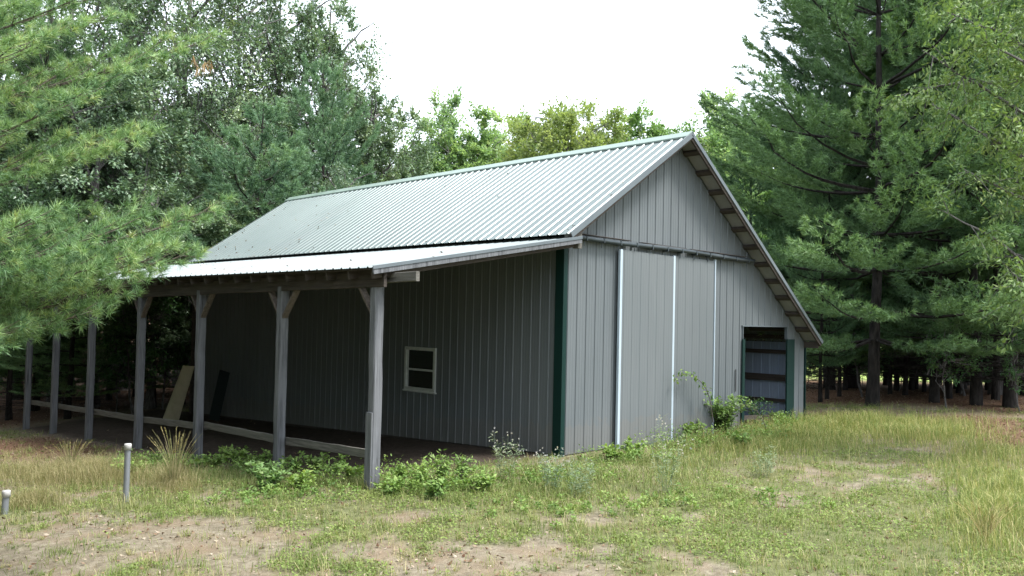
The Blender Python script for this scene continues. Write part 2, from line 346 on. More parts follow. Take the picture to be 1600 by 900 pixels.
def ribwall(o, d, nrm, length, zb, zt, holes=(), thick=0.012, **k):
    """vertical ribbed sheet from point o along d, ribs towards nrm; zb(s), zt(s) bottom and top"""
    P = profile(length, **k); S = [p[0] for p in P]; O = [p[1] for p in P]
    cuts = sorted({h[0] for h in holes} | {h[1] for h in holes} | ({XP} if length > 5 and d[0] else set()))
    for c_ in cuts:
        if all(abs(c_ - s_) > 1e-4 for s_ in S):
            o_ = float(np.interp(c_, S, O)); i = int(np.searchsorted(S, c_)); S.insert(i, c_); O.insert(i, o_)
    m_ = MB(); o = np.array(o, float); d = np.array(d, float); nrm = np.array(nrm, float)
    for i in range(len(S) - 1):
        s0, s1 = S[i], S[i + 1]; mid = (s0 + s1) / 2
        spans = [('b', 't')]
        for h in holes:
            if h[0] - 1e-5 <= mid <= h[1] + 1e-5:
                spans = [('b', h[2]), (h[3], 't')] if h[2] is not None else [(h[3], 't')]
        for lo, hi in spans:
            z = [(zb(s_) if lo == 'b' else lo, zt(s_) if hi == 't' else hi) for s_ in (s0, s1)]
            Vv = []
            for off in (0, -thick):
                for s_, oo, zz in ((s0, O[i], z[0]), (s1, O[i + 1], z[1])):
                    p = o + d * s_ + nrm * (oo + off)
                    Vv += [(p[0], p[1], zz[0]), (p[0], p[1], zz[1])]
            m_.add(Vv, [[0, 2, 3, 1], [4, 5, 7, 6], [0, 4, 6, 2], [1, 3, 7, 5]], float(_T[int((S[i] + .01) / .914) & 255, 7]))
    return m_
OP = (5.24, 6.90, None, 2.265)
zb_front = lambda s: 0.02 + float(0.029 * s) + 0.0
wall = ribwall((0, 0, 0), (1, 0, 0), (0, -1, 0), W, zb_front, lambda s: float(roofz(np.array(s))) - 0.06, holes=[OP]).build('gable_wall', M['siding'], barn)
WIN = (3.50, 4.53, 0.83, 1.70)
zb_long = lambda s: 0.03 - 0.040 * s
sw = ribwall((0, 0, 0), (0, 1, 0), (-1, 0, 0), L, zb_long, lambda s: 3.74, holes=[WIN]).build('long_wall', M['siding'], barn)
rw_ = ribwall((W, 0, 0), (0, 1, 0), (1, 0, 0), L, lambda s: 0.2 - .04 * s, lambda s: 1.95, thick=0.003).build('right_wall', M['siding'], barn)
ri = ribwall((W - 0.045, 0.05, 0), (0, 1, 0), (-1, 0, 0), L - .1, lambda s: 0.1 - .04 * s, lambda s: 1.92, thick=0.003).build('inner_lining', M['siding_in'], barn)
bw = ribwall((0, L, 0), (1, 0, 0), (0, 1, 0), W, lambda s: -0.7, lambda s: float(roofz(np.array(s))) - 0.06).build('back_wall', M['siding'], barn)
# base boards
mb = MB(); mb.box((0.02, 0.005, -0.10), (5.2, 0.05, 0.06)); mb.build('base_board', M['joist'], barn); mb = MB(); mb.box((6.95, 0.005, 0), (7.6, 0.05, 0.3)); mb.build('base_board', M['joist'], barn)
mb = MB()
for k in range(6): y0, y1 = 0.06 + k * 2.44, 0.06 + (k + 1) * 2.44; mb.beam((0.028, y0, -0.03 - .04 * y0), (0.028, y1, -0.03 - .04 * y1), 0.04, 0.16)
mb.build('base_board', M['beam'], barn)
# interior girts and studs seen through the doorway
for z0, h_ in ((0.42, .07), (0.93, .15), (1.52, .09), (1.86, .09)):
    mb = MB(); mb.box((W - 0.12, 0.1, z0 + .18 - h_/2), (W - 0.07, L - .2, z0 + .18 + h_/2)); mb.build('girt', M['beam'], barn)
mb = MB(); mb.beam((W - .2, 2.6, -.2), (W - .2, 2.6, 1.95), .14, .14, up=(0, 1, 0)); mb.build('interior_post', M['beam'], barn); mb = MB(); mb.beam((W - .2, 5.2, -.3), (W - .2, 5.2, 1.95), .14, .14, up=(0, 1, 0)); mb.build('interior_post', M['beam'], barn)
mb = MB(); mb.beam((5.1, .12, 2.42), (7.5, .12, 2.42), .08, .2); mb.build('header_beam', M['beam'], barn); mb = MB(); mb.beam((4.9, 2.6, 2.2), (7.5, 2.6, 2.2), .1, .2); mb.build('header_beam', M['beam'], barn)
# roof slopes: ribs run down the slope
def ribroof(x0, z0, x1, z1, y0, y1, thick=0.006, pitch=0.2286):
    P = profile(y1 - y0, pitch=pitch, rib=0.018, rw=0.055, minor=0.004); m_ = MB()
    e = nz(np.array([x1 - x0, 0, z1 - z0])); n = np.array([-e[2], 0, e[0]]); n = n if n[2] > 0 else -n
    A = np.array([x0, 0, z0]); B = np.array([x1, 0, z1]); Y_ = np.array([0, 1.0, 0])
    rs = np.random.RandomState(3)
    for i in range(len(P) - 1):
        Vv = []
        for off in (0, -thick):
            for (s_, o_) in (P[i], P[i + 1]):
                Vv += [A + Y_ * (y0 + s_) + n * (o_ + off), B + Y_ * (y0 + s_) + n * (o_ + off)]
        m_.add(Vv, [[0, 2, 3, 1], [4, 5, 7, 6], [0, 4, 6, 2], [1, 3, 7, 5]], float(_T[int((P[i][0] + .01) / .914) & 255, 9]))
    return m_
ROOFY0, ROOFY1 = -OV, L + 0.35
zl = float(roofz(np.array(EAVEX))); zr = float(roofz(np.array(EAVEXR + .06)))
ribroof(EAVEX, zl, XP, ZP, ROOFY0, ROOFY1).build('left_roof', M['roof'], barn)
ribroof(EAVEXR + .06, zr, XP, ZP, ROOFY0, ROOFY1).build('right_roof', M['roof'], barn)
rc = MB()
yy = [ROOFY0 - .01, ROOFY1 + .01]
for (sx, sl_) in ((-1, SL), (1, SR)):
    wd = .17
    rc.add([(XP, yy[0], ZP + .05), (XP, yy[1], ZP + .05), (XP + sx * wd, yy[1], ZP + .046 - sl_ * wd), (XP + sx * wd, yy[0], ZP + .046 - sl_ * wd),
            (XP, yy[0], ZP + .035), (XP, yy[1], ZP + .035), (XP + sx * wd, yy[1], ZP + .015 - sl_ * wd), (XP + sx * wd, yy[0], ZP + .015 - sl_ * wd)],
           [[0, 1, 2, 3], [4, 7, 6, 5], [0, 3, 7, 4], [3, 2, 6, 7], [1, 5, 6, 2]])
rc.build('ridge_cap', M['ridge'], barn)
# rake fascia (flashing over a timber) front, both slopes
fz = MB()
fz.beam((EAVEX, -OV + .025, zl - .055), (XP, -OV + .025, ZP - .055), .04, .11); fz.build('rake_fascia', M['joist'], barn)
fz = MB(); fz.beam((EAVEX - .02, -OV - .008, zl - .02), (XP, -OV - .008, ZP - .02), .02, .10); fz.build('rake_trim', M['flash'], barn)
fz = MB(); fz.beam((XP, -OV + .025, ZP - .055), (EAVEXR + .06, -OV + .025, zr - .055), .04, .11); fz.build('rake_fascia', M['joist'], barn)
fz = MB(); fz.beam((XP, -OV - .008, ZP - .015), (EAVEXR + .08, -OV - .008, zr - .015), .02, .075); fz.build('rake_trim', M['flash'], barn)
# small upright board closing the rake end above the lean-to
fz = MB(); fz.box((-.045, -OV + .04, 3.52), (.05, -OV + .16, 3.86)); fz.build('rake_end_board', M['rail'], barn)
# roof purlins whose ends show under the gable overhang
def purlin(x, sl_, slopeside):
    z = float(roofz(np.array(x))) - .055
    m_ = MB(); up = nz(np.array([-sl_ if slopeside > 0 else sl_, 0, 1.0])) * 1.0
    up = nz(np.array([sl_ * slopeside, 0, 1.0])); m_.beam((x, -OV + .05, z), (x, 1.2, z), .11, .075, up=up); m_.build('purlin', M['beam'], barn)
for k in range(11): purlin(XP + 0.30 + k * 0.405, SR, 1)
for k in range(6): purlin(XP - 0.3 - k * 0.5, SL, -1)
# soffit sheet just below the roof metal (pale underside)
so_ = MB()
so_.add([(XP, -OV + .04, ZP - .02), (XP, 0.0, ZP - .02), (EAVEXR, 0.0, zr + .03), (EAVEXR, -OV + .04, zr + .03)], [[0, 1, 2, 3]]); 
so_.add([(XP, -OV + .04, ZP - .02), (XP, 0.0, ZP - .02), (EAVEX + .05, 0.0, zl + .01), (EAVEX + .05, -OV + .04, zl + .01)], [[3, 2, 1, 0]]); so_.build('soffit', M['soffit'], barn)
fz = MB(); fz.beam((EAVEXR + .02, -OV + .06, zr - .07), (EAVEXR + .02, L, zr - .07), .04, .14); fz.build('eave_fascia', M['beam'], barn); fz = MB(); fz.beam((EAVEXR + .22, .1, zr - .2), (EAVEXR + .22, 6, zr - .2), .08, .1); fz.build('eave_board', M['beam'], barn)
fz = MB(); fz.box((W + .022, -.03, .05), (W + .05, .10, 1.86)); fz.build('corner_trim', M['green'], barn)
# near corner green trim, L shaped
fz = MB(); fz.box((-.032, -.030, -.02), (.062, -.022, 3.66)); fz.box((-.032, -.022, -.02), (-.024, .17, 3.66)); fz.build('corner_trim', M['green'], barn)
# door track: round hood with brackets
tr = MB(); P0, P1 = np.array([.18, -.11, 3.742]), np.array([5.46, -.11, 3.632])
ts = np.linspace(0, 1, 14); tr.tube([P0 + (P1 - P0) * t_ + np.array([0, 0, -.012 * math.sin(t_ * 9)]) for t_ in ts], .042, 10, cap=True); trk = tr.build('door_track', M['track'], barn, True)
for i in range(12):
    q = P0 + (P1 - P0) * (i + .5) / 12; m_ = MB(); m_.box(q + [-.012, -.048, -.05], q + [.012, .085, .03]); m_.box(q + [-.008, .02, -.14], q + [.008, .03, -.06]); m_.build('bracket', M['track'], trk)
for (a_, b_, off) in ((.2, 1.6, .05), (1.9, 3.2, .035), (3.35, 5.2, .045)):
    m_ = MB(); qa = P0 + (P1 - P0) * (a_ - .18) / 5.28; qb = P0 + (P1 - P0) * (b_ - .18) / 5.28
    m_.beam(qa + [0, .04, .045 + off * .3], qb + [0, .04, .045 + off * .3], .09, .012); m_.build('track_flashing', M['beam'], trk)
# two sliding doors
def slide_door(x0, x1, ztop, z0, z1, y, trims):
    e_ = lambda s: z0 + (z1 - z0) * s / (x1 - x0)
    dr = ribwall((x0, y, 0), (1, 0, 0), (0, -1, 0), x1 - x0, e_, lambda s: ztop - .025 * s, thick=.03, rib=.006, rw=.03, minor=.002).build('sliding_door', M['door'], barn)
    for (tx, wd) in trims:
        m_ = MB(); m_.box((tx, y - .022, e_(tx - x0) - .01), (tx + wd, y + .03, ztop + .0)); m_.build('edge_trim', M['edge_trim'], dr)
    m_ = MB(); m_.beam((x0 + .03, y - .004, e_(0) + .0), (x1, y - .004, e_(x1 - x0) + .0), .014, .05); m_.build('bottom_trim', M['flash'], dr)
    return dr
slide_door(1.33, 2.86, 3.60, .05, .09, -.095, [(1.305, .058)])
slide_door(2.90, 4.16, 3.58, .10, .14, -.075, [(2.838, .052), (4.15, .024)])
# doorway: green jamb boards and swung-in green leaf
m_ = MB(); m_.box((5.205, -.045, .15), (5.29, -.02, 2.0)); m_.build('doorway_jamb', M['green'], barn)
m_ = MB(); m_.box((6.86, -.055, .21), (7.15, -.024, 2.0)); m_.box((6.88, -.06, 1.02), (7.13, -.056, 1.04)); m_.build('doorway_panel', M['green'], barn)
m_ = MB(); m_.box((5.21, -.03, 2.262), (6.92, .03, 2.285)); m_.box((6.89, -.028, 2.0), (6.91, .04, 2.262)); m_.box((5.23, -.028, 2.0), (5.245, .04, 2.262)); m_.build('doorway_head', M['flash'], barn)
m_ = MB(); m_.box((5.30, .04, .15), (5.34, .5, 2.0)); m_.build('inner_jamb', M['green'], barn)
m_ = MB(); m_.beam((5.25, .1, .36), (6.9, .1, .30), .04, .1); m_.build('sill_rail', M['joist'], barn)
# tear in the siding beside the doorway
m_ = MB(); m_.box((4.99, -.027, .93), (5.012, -.0205, 1.38)); m_.build('siding_tear', M['screen'], barn)
# window
wf = MB(); y0, y1, z0, z1 = WIN
for a_, b_ in (((-.03, y0, z1 - .06), (.0, y1, z1)), ((-.03, y0, z0), (.0, y1, z0 + .06)), ((-.03, y0, z0 + .06), (.0, y0 + .06, z1 - .06)), ((-.03, y1 - .06, z0 + .06), (.0, y1, z1 - .06))):
    wf.box(np.array(a_) + [-.01, 0, 0], np.array(b_) + [.04, 0, 0])
wf.box((-.052, y0 - .03, z0 - .03), (.02, y1 + .03, z0 - .002))
win = wf.build('window', M['vinyl'], barn)
m_ = MB(); m_.box((-.012, y0 + .06, z0 + .40), (.012, y1 - .06, z0 + .435)); m_.box((-.008, y0 + .06, z0 + .06), (.010, y0 + .085, z1 - .06)); m_.box((-.008, y1 - .085, z0 + .06), (.010, y1 - .06, z1 - .06)); m_.build('sash_bar', M['vinyl'], win)
m_ = MB(); m_.box((.012, y0 + .06, z0 + .06), (.020, y1 - .06, z1 - .06)); m_.build('pane', M['glass'], win)
# lean-to roof, rafters, beam, posts, rails
LX, LZ, LY1 = -4.117, 2.98, 17.9
ribroof(LX, LZ, -.02, 3.70, -OV + .02, LY1).build('lean_to_roof', M['lean_roof'], barn)
fz = MB(); fz.beam((LX, -OV + .005, LZ - .045), (0.0, -OV + .005, 3.70 - .045), .03, .10); fz.build('lean_to_fascia', M['post'], barn)
fz = MB(); fz.beam((LX - .01, -OV - .014, LZ - .0), (0.0, -OV - .014, 3.70), .014, .05); fz.build('lean_to_trim', M['flash'], barn)
for k in range(30):
    y_ = -OV + .12 + k * .61; m_ = MB(); m_.beam((LX + .06, y_, LZ - .085), (-.04, y_, 3.70 - .088), .045, .14); m_.build('rafter', M['joist'], barn)
for k in range(6):
    x_ = LX + .05 + k * .78; z_ = LZ + (x_ - LX) * .1757 - .032
    m_ = MB(); m_.box((x_ - .02, -OV + .06, z_ - .006), (x_ + .05, LY1 - .03, z_ + .012)); m_.build('lean_to_purlin', M['beam'], barn)
PX = -3.82
POSTS = [(-.10, -.25, 0), (2.66, -.25, 1), (5.80, -.40, 1), (8.80, -.55, 1), (11.92, -.72, 1), (14.62, -.84, 1), (17.04, -1.02, 0)]
rsP = np.random.RandomState(11)
bz = lambda y: 2.83 - .012 * y
m_ = MB(); m_.beam((PX - .05, -.35, bz(-.35) + .01), (PX - .05, 5.9, bz(5.9)), .05, .24, seg=8, wob=.004, rs=rsP); m_.build('lean_to_beam', M['rail'] if False else M['beam'], barn)
m_ = MB(); m_.beam((PX - .05, 5.9, bz(5.9) - .01), (PX - .05, 17.4, bz(17.4)), .05, .24); m_.build('lean_to_beam', M['beam'], barn)
m_ = MB(); m_.beam((PX + .09, -.92, bz(-.9) + .03), (PX + .09, .9, bz(.9)), .06, .135, seg=3, wob=.004, rs=rsP); m_.build('lean_to_beam', M['rail'], barn)
for i, (y_, zg, br) in enumerate(POSTS):
    lean = (rsP.uniform(-.02, .02), rsP.uniform(-.02, .03) + (.03 if i < 2 else 0))
    zt = bz(y_) - .10
    ps = MB(); ps.beam((PX, y_, zg - .15), (PX + lean[0], y_ + lean[1], zt + .06), .150, .150, up=(0, 1, 0), seg=14, wob=.005, rs=rsP)
    if i == 0: ps.beam((PX - .085, y_ + .02, zg - .1), (PX - .085, y_ + .01, .95), .15, .026, up=(1, 0, 0), seg=8, wob=.003, rs=rsP)
    po = ps.build('post', M['post'], barn)
    for s_ in (-1, 1):
        if i == 0 and s_ == -1: continue
        b_ = MB(); b_.beam((PX, y_ + s_ * .05, zt - .44), (PX, y_ + s_ * .46, zt + .02), .045, .10, up=(1, 0, 0)); b_.build('brace', M['brace'], po)
# brace of the first post also leans to the wall side
m_ = MB(); m_.beam((-.02, 14.9, -.8), (-.02, 14.9, 3.6), .15, .15, up=(0, 1, 0)); m_.build('corner_post', M['beam'], barn)
RY = [y_ for y_, *_ in POSTS]; RZ = [.325, .235, .16, .0, -.10, -.2, -.29]
for i in range(6):
    m_ = MB(); off = .11 + .0 * i
    m_.beam((PX + off, RY[i] + (.08 if i == 0 else -.1), RZ[i]), (PX + off, RY[i + 1] + .1, RZ[i + 1] + (.03 if i == 1 else 0)), .04, .125, seg=8, wob=.006, rs=rsP); m_.build('rail', M['rail'], barn)

# ------------------------------------------------------------------ small things by the barn
# curled tan sheet leaning on the third post bay
pl = MB(); a0 = np.array([-1.2, 13.4, -.55]); n_ = 14; Vv = []
for k in range(2):
    for i in range(n_ + 1):
        a_ = -1.25 + 2.5 * i / n_
        for j in range(12):
            t_ = j / 11; hgtz = -.57 + t_ * 1.5
            cy_ = 13.28 - t_ * .98; r_ = .46 * (1 - .32 * t_)
            Vv.append((-1.2 - r_ * math.cos(a_) * .6 + (.012 if k else 0), cy_ + r_ * math.sin(a_) * 1.0, hgtz))
Fq = []
for k in range(2):
    b0 = k * (n_ + 1) * 12
    for i in range(n_):
        for j in range(11): Fq.append([b0 + i*12 + j, b0 + i*12 + j + 1, b0 + (i+1)*12 + j + 1, b0 + (i+1)*12 + j])
pl.add(Vv, Fq); tag(pl.build('curved_sheet', M['tan'], None, True), 'tan curled sheet leaning behind the wooden posts under the lean-to', 'sheet')
pl = MB(); pl.beam((-.6, 12.2, -.5), (-.2, 12.5, .75), .3, .02, up=(0, 1, 0)); tag(pl.build('leaning_board', M['gsheet']), 'narrow dark board leaning against the shaded long wall of the barn', 'board')
def pipe(u, vb, d, vt, rad, label):
    p = at(u, vb, d); z0 = float(hgt(p[0], p[1])); top = at(u + 3, vt, d)
    o = empty('standpipe', (p[0], p[1], z0)); tag(o, label, 'pipe', 'capped steel pipes in the grass')
    H = top[2] - z0; lx = top - p; m1 = MB()
    m1.tube([(0, 0, -.1), (lx[0] * .5, lx[1] * .5, H * .5), (lx[0], lx[1], H - .06)], rad, 16); m1.build('shaft', M['steel'], o, True)
    m2 = MB(); m2.tube([(lx[0], lx[1], H - .085), (lx[0], lx[1], H - .084), (lx[0], lx[1], H - .02), (lx[0], lx[1], H - .001), (lx[0], lx[1], H)], [rad * 1.02, rad * 1.25, rad * 1.25, rad * 1.1, .002], 16, cap=True); m2.build('cap', M['cap'], o, True)
pipe(197, 772, 12.9, 693, .040, 'taller capped grey pipe standing in dry grass before the posts')
pipe(7, 800, 12.2, 766, .042, 'short capped grey pipe at the left edge of the dry grass')

# ------------------------------------------------------------------ foliage generators (numpy)
def frame_for(D):
    a = np.where(np.abs(D[:, 2:3]) < .9, np.array([[0, 0, 1.0]]), np.array([[1.0, 0, 0]]))
    X_ = nz(np.cross(D, a)); Y_ = np.cross(D, X_); return X_, Y_
def tuft_mesh(P, D, n, length, width, rs, spread=(.25, 1.15), tint=None, jit=.18):
    """needle brushes: at each point P, n thin triangles fanned about direction D"""
    N = len(P); X_, Y_ = frame_for(D)
    ph = rs.uniform(0, 2*np.pi, (N, n)); th = rs.uniform(spread[0], spread[1], (N, n)); ln = length * rs.uniform(.75, 1.15, (N, n))
    base = P[:, None, :] + D[:, None, :] * (rs.uniform(-.35, .25, (N, n, 1)) * length)
    d = D[:, None, :] * np.cos(th)[..., None] + (X_[:, None, :] * np.cos(ph)[..., None] + Y_[:, None, :] * np.sin(ph)[..., None]) * np.sin(th)[..., None]
    tip = base + d * ln[..., None]; tip[..., 2] -= .04 * length
    side = nz(np.cross(d, rs.normal(size=d.shape))) * (width / 2)
    V = np.stack([base - side, base + side, tip], 2).reshape(-1, 3)
    F = np.arange(len(V)).reshape(-1, 3)
    tt = (rs.rand(N) * .55 + .2 if tint is None else tint)
    T = np.repeat(np.clip(tt[:, None] + rs.normal(0, jit * .6, (N, n)), 0, 1).ravel(), 3)
    return V, F, T
def leaf_mesh(P, D, length, width, rs, tint=None, droop=.3, fold=.25):
    """one folded diamond leaf per point"""
    N = len(P); d = nz(D + rs.normal(0, .55, D.shape) + np.array([0, 0, -droop])); X_, _ = frame_for(d)
    roll = rs.uniform(-.9, .9, (N, 1)); Yv = np.cross(d, X_); s = X_ * np.cos(roll) + Yv * np.sin(roll); nrm = np.cross(d, s)
    l = length * rs.uniform(.65, 1.2, (N, 1)); w_ = width * rs.uniform(.7, 1.15, (N, 1)) / 2
    m_ = P + d * l * .45
    V = np.stack([P, m_ + s * w_ + nrm * w_ * fold, P + d * l, m_ - s * w_ + nrm * w_ * fold], 1).reshape(-1, 3)
    b = np.arange(N) * 4; F = np.concatenate([np.stack([b, b+1, b+2], 1), np.stack([b, b+2, b+3], 1)])
    tt = rs.rand(N) if tint is None else np.clip(tint + rs.normal(0, .13, N), 0, 1)
    return V, F, np.repeat(tt, 4)
def rotm(ax, an):
    ax = nz(np.array(ax, float)); K = np.array([[0, -ax[2], ax[1]], [ax[2], 0, -ax[0]], [-ax[1], ax[0], 0]])
    return np.eye(3) + math.sin(an) * K + (1 - math.cos(an)) * K @ K
def pine_plume(length, rs, dens=1.0, sag=.10, rise=.18, width=.42, bare=.22, two=None):
    """a white pine bough along +x; returns twig polylines and needle points"""
    n = 10; t = np.linspace(0, 1, n)
    wob = rs.normal(0, .02, (n, 3)) * length; wob[0] = 0
    ax = np.stack([t * length, np.cumsum(rs.normal(0, .018, n)) * length, (-sag * np.sin(t * np.pi * .8) + rise * t ** 2.2) * length], 1)
    tw = [(ax, .012 * length + .004, .003)]; P = []; D = []
    nside = int(9 + length * 5)
    for i in range(nside):
        s = bare + (1 - bare) * (i + rs.rand() * .7) / nside
        o = np.array([np.interp(s, t, ax[:, k]) for k in range(3)])
        side = 1 if i % 2 else -1
        sl_ = length * width * (1 - s) ** .75 * rs.uniform(.65, 1.15) * min(1, (s - bare) * 5 + .55) + .16
        an = side * rs.uniform(.6, 1.0); el = rs.uniform(-.08, .16)
        d = np.array([math.cos(an) * math.cos(el), math.sin(an) * math.cos(el), math.sin(el)])
        m = 5; q = np.linspace(0, 1, m)[:, None]
        br = o + d * q * sl_ + np.array([.12, 0, .16]) * sl_ * q ** 2
        tw.append((br, .004 + .006 * sl_, .002))
        ns = max(2, int(sl_ / .085 * dens))
        for j in range(ns):
            s2 = .22 + .78 * (j + rs.rand()) / ns
            o2 = np.array([np.interp(s2, q[:, 0], br[:, k]) for k in range(3)])
            dd = nz(d + np.array([.35, 0, 0]) + np.array([rs.normal(0, .15), side * -.0 + rs.choice([-1, 1]) * rs.uniform(.3, .9), rs.uniform(-.05, .38)]))
            l2 = rs.uniform(.08, .24) * (1.25 - s2 * .6)
            k_ = two or (2 if dens > .8 else 1)
            for kk in range(k_):
                P.append(o2 + dd * l2 * (kk + 1) / k_); D.append(nz(dd + [0, 0, .2]))
            if l2 > .15 and dens > .8: tw.append((np.stack([o2, o2 + dd * l2]), .003, .0015))
        P.append(br[-1]); D.append(nz(br[-1] - br[-2]))
    for s in np.linspace(.75, 1, 6):
        P.append(np.array([np.interp(s, t, ax[:, k]) for k in range(3)])); D.append(nz(np.array([1, rs.normal(0, .3), .35])))
    return tw, np.array(P), np.array(D)

def make_pine(name, H, rtr, z0, reach, nwh, rs, needle='needle', dens=.6, nn=8, nlen=.14, nwid=.014, asc=.15, ragged=.3, top_pow=.85, dead=0, per=5, skip=.0):
    root = empty(name)
    tr = MB(); n = 14; zz = np.linspace(-.4, H, n); wx = np.cumsum(rs.normal(0, .035, n)); wy = np.cumsum(rs.normal(0, .035, n)); wx -= wx[1]; wy -= wy[1]
    rad = rtr * (1 - zz / H * .93).clip(.04) ; rad[0] *= 1.35; rad[1] *= 1.08
    ax = np.stack([wx, wy, zz], 1); tr.tube(ax, rad, 12)
    V_, F_, T_ = [], [], []; nv = 0; bmb = MB()
    for k in range(nwh):
        f_ = (k + rs.uniform(-.25, .25)) / nwh; f_ = max(0, f_)
        z = z0 + (H - z0 - .15) * f_
        o = np.array([np.interp(z, zz, wx), np.interp(z, zz, wy), z])
        R0 = reach * (1 - f_) ** top_pow * (.55 + .45 * min(1, f_ * 4 + .35)) + .25
        a0 = rs.uniform(0, 6.28); e0 = rs.uniform(-.1, .1); nb = per if f_ < .85 else 4
        for b in range(nb):
            if rs.rand() < skip: continue
            az = a0 + b * 6.283 / nb + rs.uniform(-.35, .35); ln = R0 * rs.uniform(1 - ragged, 1 + ragged)
            tw, P, D = pine_plume(ln, rs, dens, sag=.10 * (1 - f_), rise=.12 + .25 * f_)
            el = asc + .5 * f_ + e0 + rs.uniform(-.06, .06)
            Rm = rotm([0, 0, 1], az) @ rotm([0, 1, 0], -el) @ rotm([1, 0, 0], rs.uniform(-.14, .14))
            P = P @ Rm.T + o; D = D @ Rm.T
            tint = np.clip(.35 + .25 * rs.normal() * .6 + .3 * (np.linalg.norm((P - o), axis=1) / ln - .6) + rs.normal(0, .08, len(P)), .02, .98)
            V, F, T = tuft_mesh(P, D, nn, nlen, nwid, rs, tint=tint); V_.append(V); F_.append(F + nv); T_.append(T); nv += len(V)
            for q, r0, r1 in (tw[:1] if nwh > 3 else tw): bmb.tube(q @ Rm.T + o, np.linspace(max(r0, .012), max(r1, .004), len(q)), 4)
    for k in range(dead):                          # dry lower limbs
        z = rs.uniform(.6, z0); az = rs.uniform(0, 6.28); ln = rs.uniform(.6, 2.0)
        o = np.array([np.interp(z, zz, wx), np.interp(z, zz, wy), z]); d = np.array([math.cos(az), math.sin(az), rs.uniform(-.15, .2)])
        q = np.linspace(0, 1, 5)[:, None]; br = o + d * q * ln + rs.normal(0, .03, (5, 3)) * q; bmb.tube(br, np.linspace(.014, .004, 5), 4)
        for j in range(4):
            s = rs.uniform(.3, .95); o2 = o + d * s * ln; d2 = nz(d + rs.normal(0, .6, 3)) * rs.uniform(.2, .6); bmb.tube([o2, o2 + d2], [.006, .002], 3)
    tr.build('trunk', M['bark_pine'], root, True); bmb.build('limbs', M['bark_pine'], root)
    c = MB(); c.add(np.concatenate(V_), np.concatenate(F_), np.concatenate(T_)); c.build('crown', M[needle], root)
    return root

def make_decid(name, H, rtr, rs, leaf='leaf_light', cz=.62, rx=2.6, rz=.36, nclump=60, lpc=220, llen=.10, lwid=.055, clump_r=.55, base=.3, barkm='bark_grey', lean=0, droop=.3, nlimb=9, irregular=.35):
    root = empty(name)
    zz = np.linspace(-.3, H * .93, 12); wx = np.cumsum(rs.normal(0, .06, 12)) + lean * zz / H; wy = np.cumsum(rs.normal(0, .06, 12)); wx -= wx[0]; wy -= wy[0]
    rad = rtr * (1 - zz / H * .9).clip(.05); rad[0] *= 1.45; tr = MB(); tr.tube(np.stack([wx, wy, zz], 1), rad, 10)
    C_ = np.array([lean * cz, 0, H * cz]); clumps = []
    lob = [(rs.normal(size=3), rs.uniform(1 - irregular, 1 + irregular)) for _ in range(9)]; lob = [(nz(a), b) for a, b in lob]
    while len(clumps) < nclump:
        d = nz(rs.normal(size=3)); sc = 1 + sum((b - 1) * max(0, float(d @ a)) ** 2 * 1.1 for a, b in lob); sc = min(max(sc, .6), 1.2)
        r = rs.uniform(.25, 1) ** .5 * sc
        p = C_ + d * r * np.array([rx, rx, H * rz])
        if p[2] > H * base: clumps.append(p)
    clumps = np.array(clumps); lm = MB()
    limbs = []
    for i in range(nlimb):
        z = H * (base * .8 + (.88 - base * .8) * (i + .5) / nlimb); o = np.array([np.interp(z, zz, wx), np.interp(z, zz, wy), z])
        az = i * 2.4 + rs.uniform(-.4, .4); tgt = C_ + np.array([math.cos(az) * rx * .75, math.sin(az) * rx * .75, 0]); tgt[2] = min(H * .95, z + rs.uniform(.15, .3) * H * (1 - z / H + .3))
        q = np.linspace(0, 1, 8)[:, None]; br = o + (tgt - o) * q + rs.normal(0, .10, (8, 3)) * np.sin(q * 3) + np.array([0, 0, .25]) * np.sin(q * 3.1)
        lm.tube(br, np.linspace(rtr * .42, .015, 8), 6); limbs.append(br)
    limbpts = np.concatenate([l[2:] for l in limbs] + [np.stack([wx, wy, zz], 1)[5:]])
    V_, F_, T_ = [], [], []; nv = 0
    for cpt in clumps:
        i = int(np.argmin(np.linalg.norm(limbpts - cpt + np.array([0, 0, .4]), axis=1))); o = limbpts[i]
        q = np.linspace(0, 1, 5)[:, None]; br = o + (cpt - o) * q + rs.normal(0, .05, (5, 3)) * q; lm.tube(br, np.linspace(.022, .006, 5), 4)
        cr = clump_r * rs.uniform(.6, 1.35); nt_ = 9; Pp = []; Dd = []
        for j in range(nt_):
            d = nz(rs.normal(size=3) + (cpt - C_) / max(rx, .5) * .8 + np.array([0, 0, .15])); l = cr * rs.uniform(.6, 1.2)
            lm.tube([cpt, cpt + d * l * .9], [.006, .002], 3)
            m = max(2, int(lpc / nt_)); s = rs.uniform(.15, 1, (m, 1)); Pp.append(cpt + d * l * s + rs.normal(0, .11 * cr, (m, 3))); Dd.append(np.repeat(d[None] , m, 0))
        Pp = np.concatenate(Pp); Dd = np.concatenate(Dd)
        tint = .45 + rs.normal(0, .16) + .2 * rs.rand(len(Pp))
        V, F, T = leaf_mesh(Pp, Dd, llen, lwid, rs, tint=tint, droop=droop); V_.append(V); F_.append(F + nv); T_.append(T); nv += len(V)
    tr.build('trunk', M[barkm], root, True); lm.build('limbs', M[barkm], root)
    c = MB(); c.add(np.concatenate(V_), np.concatenate(F_), np.concatenate(T_)); c.build('crown', M[leaf], root)
    return root

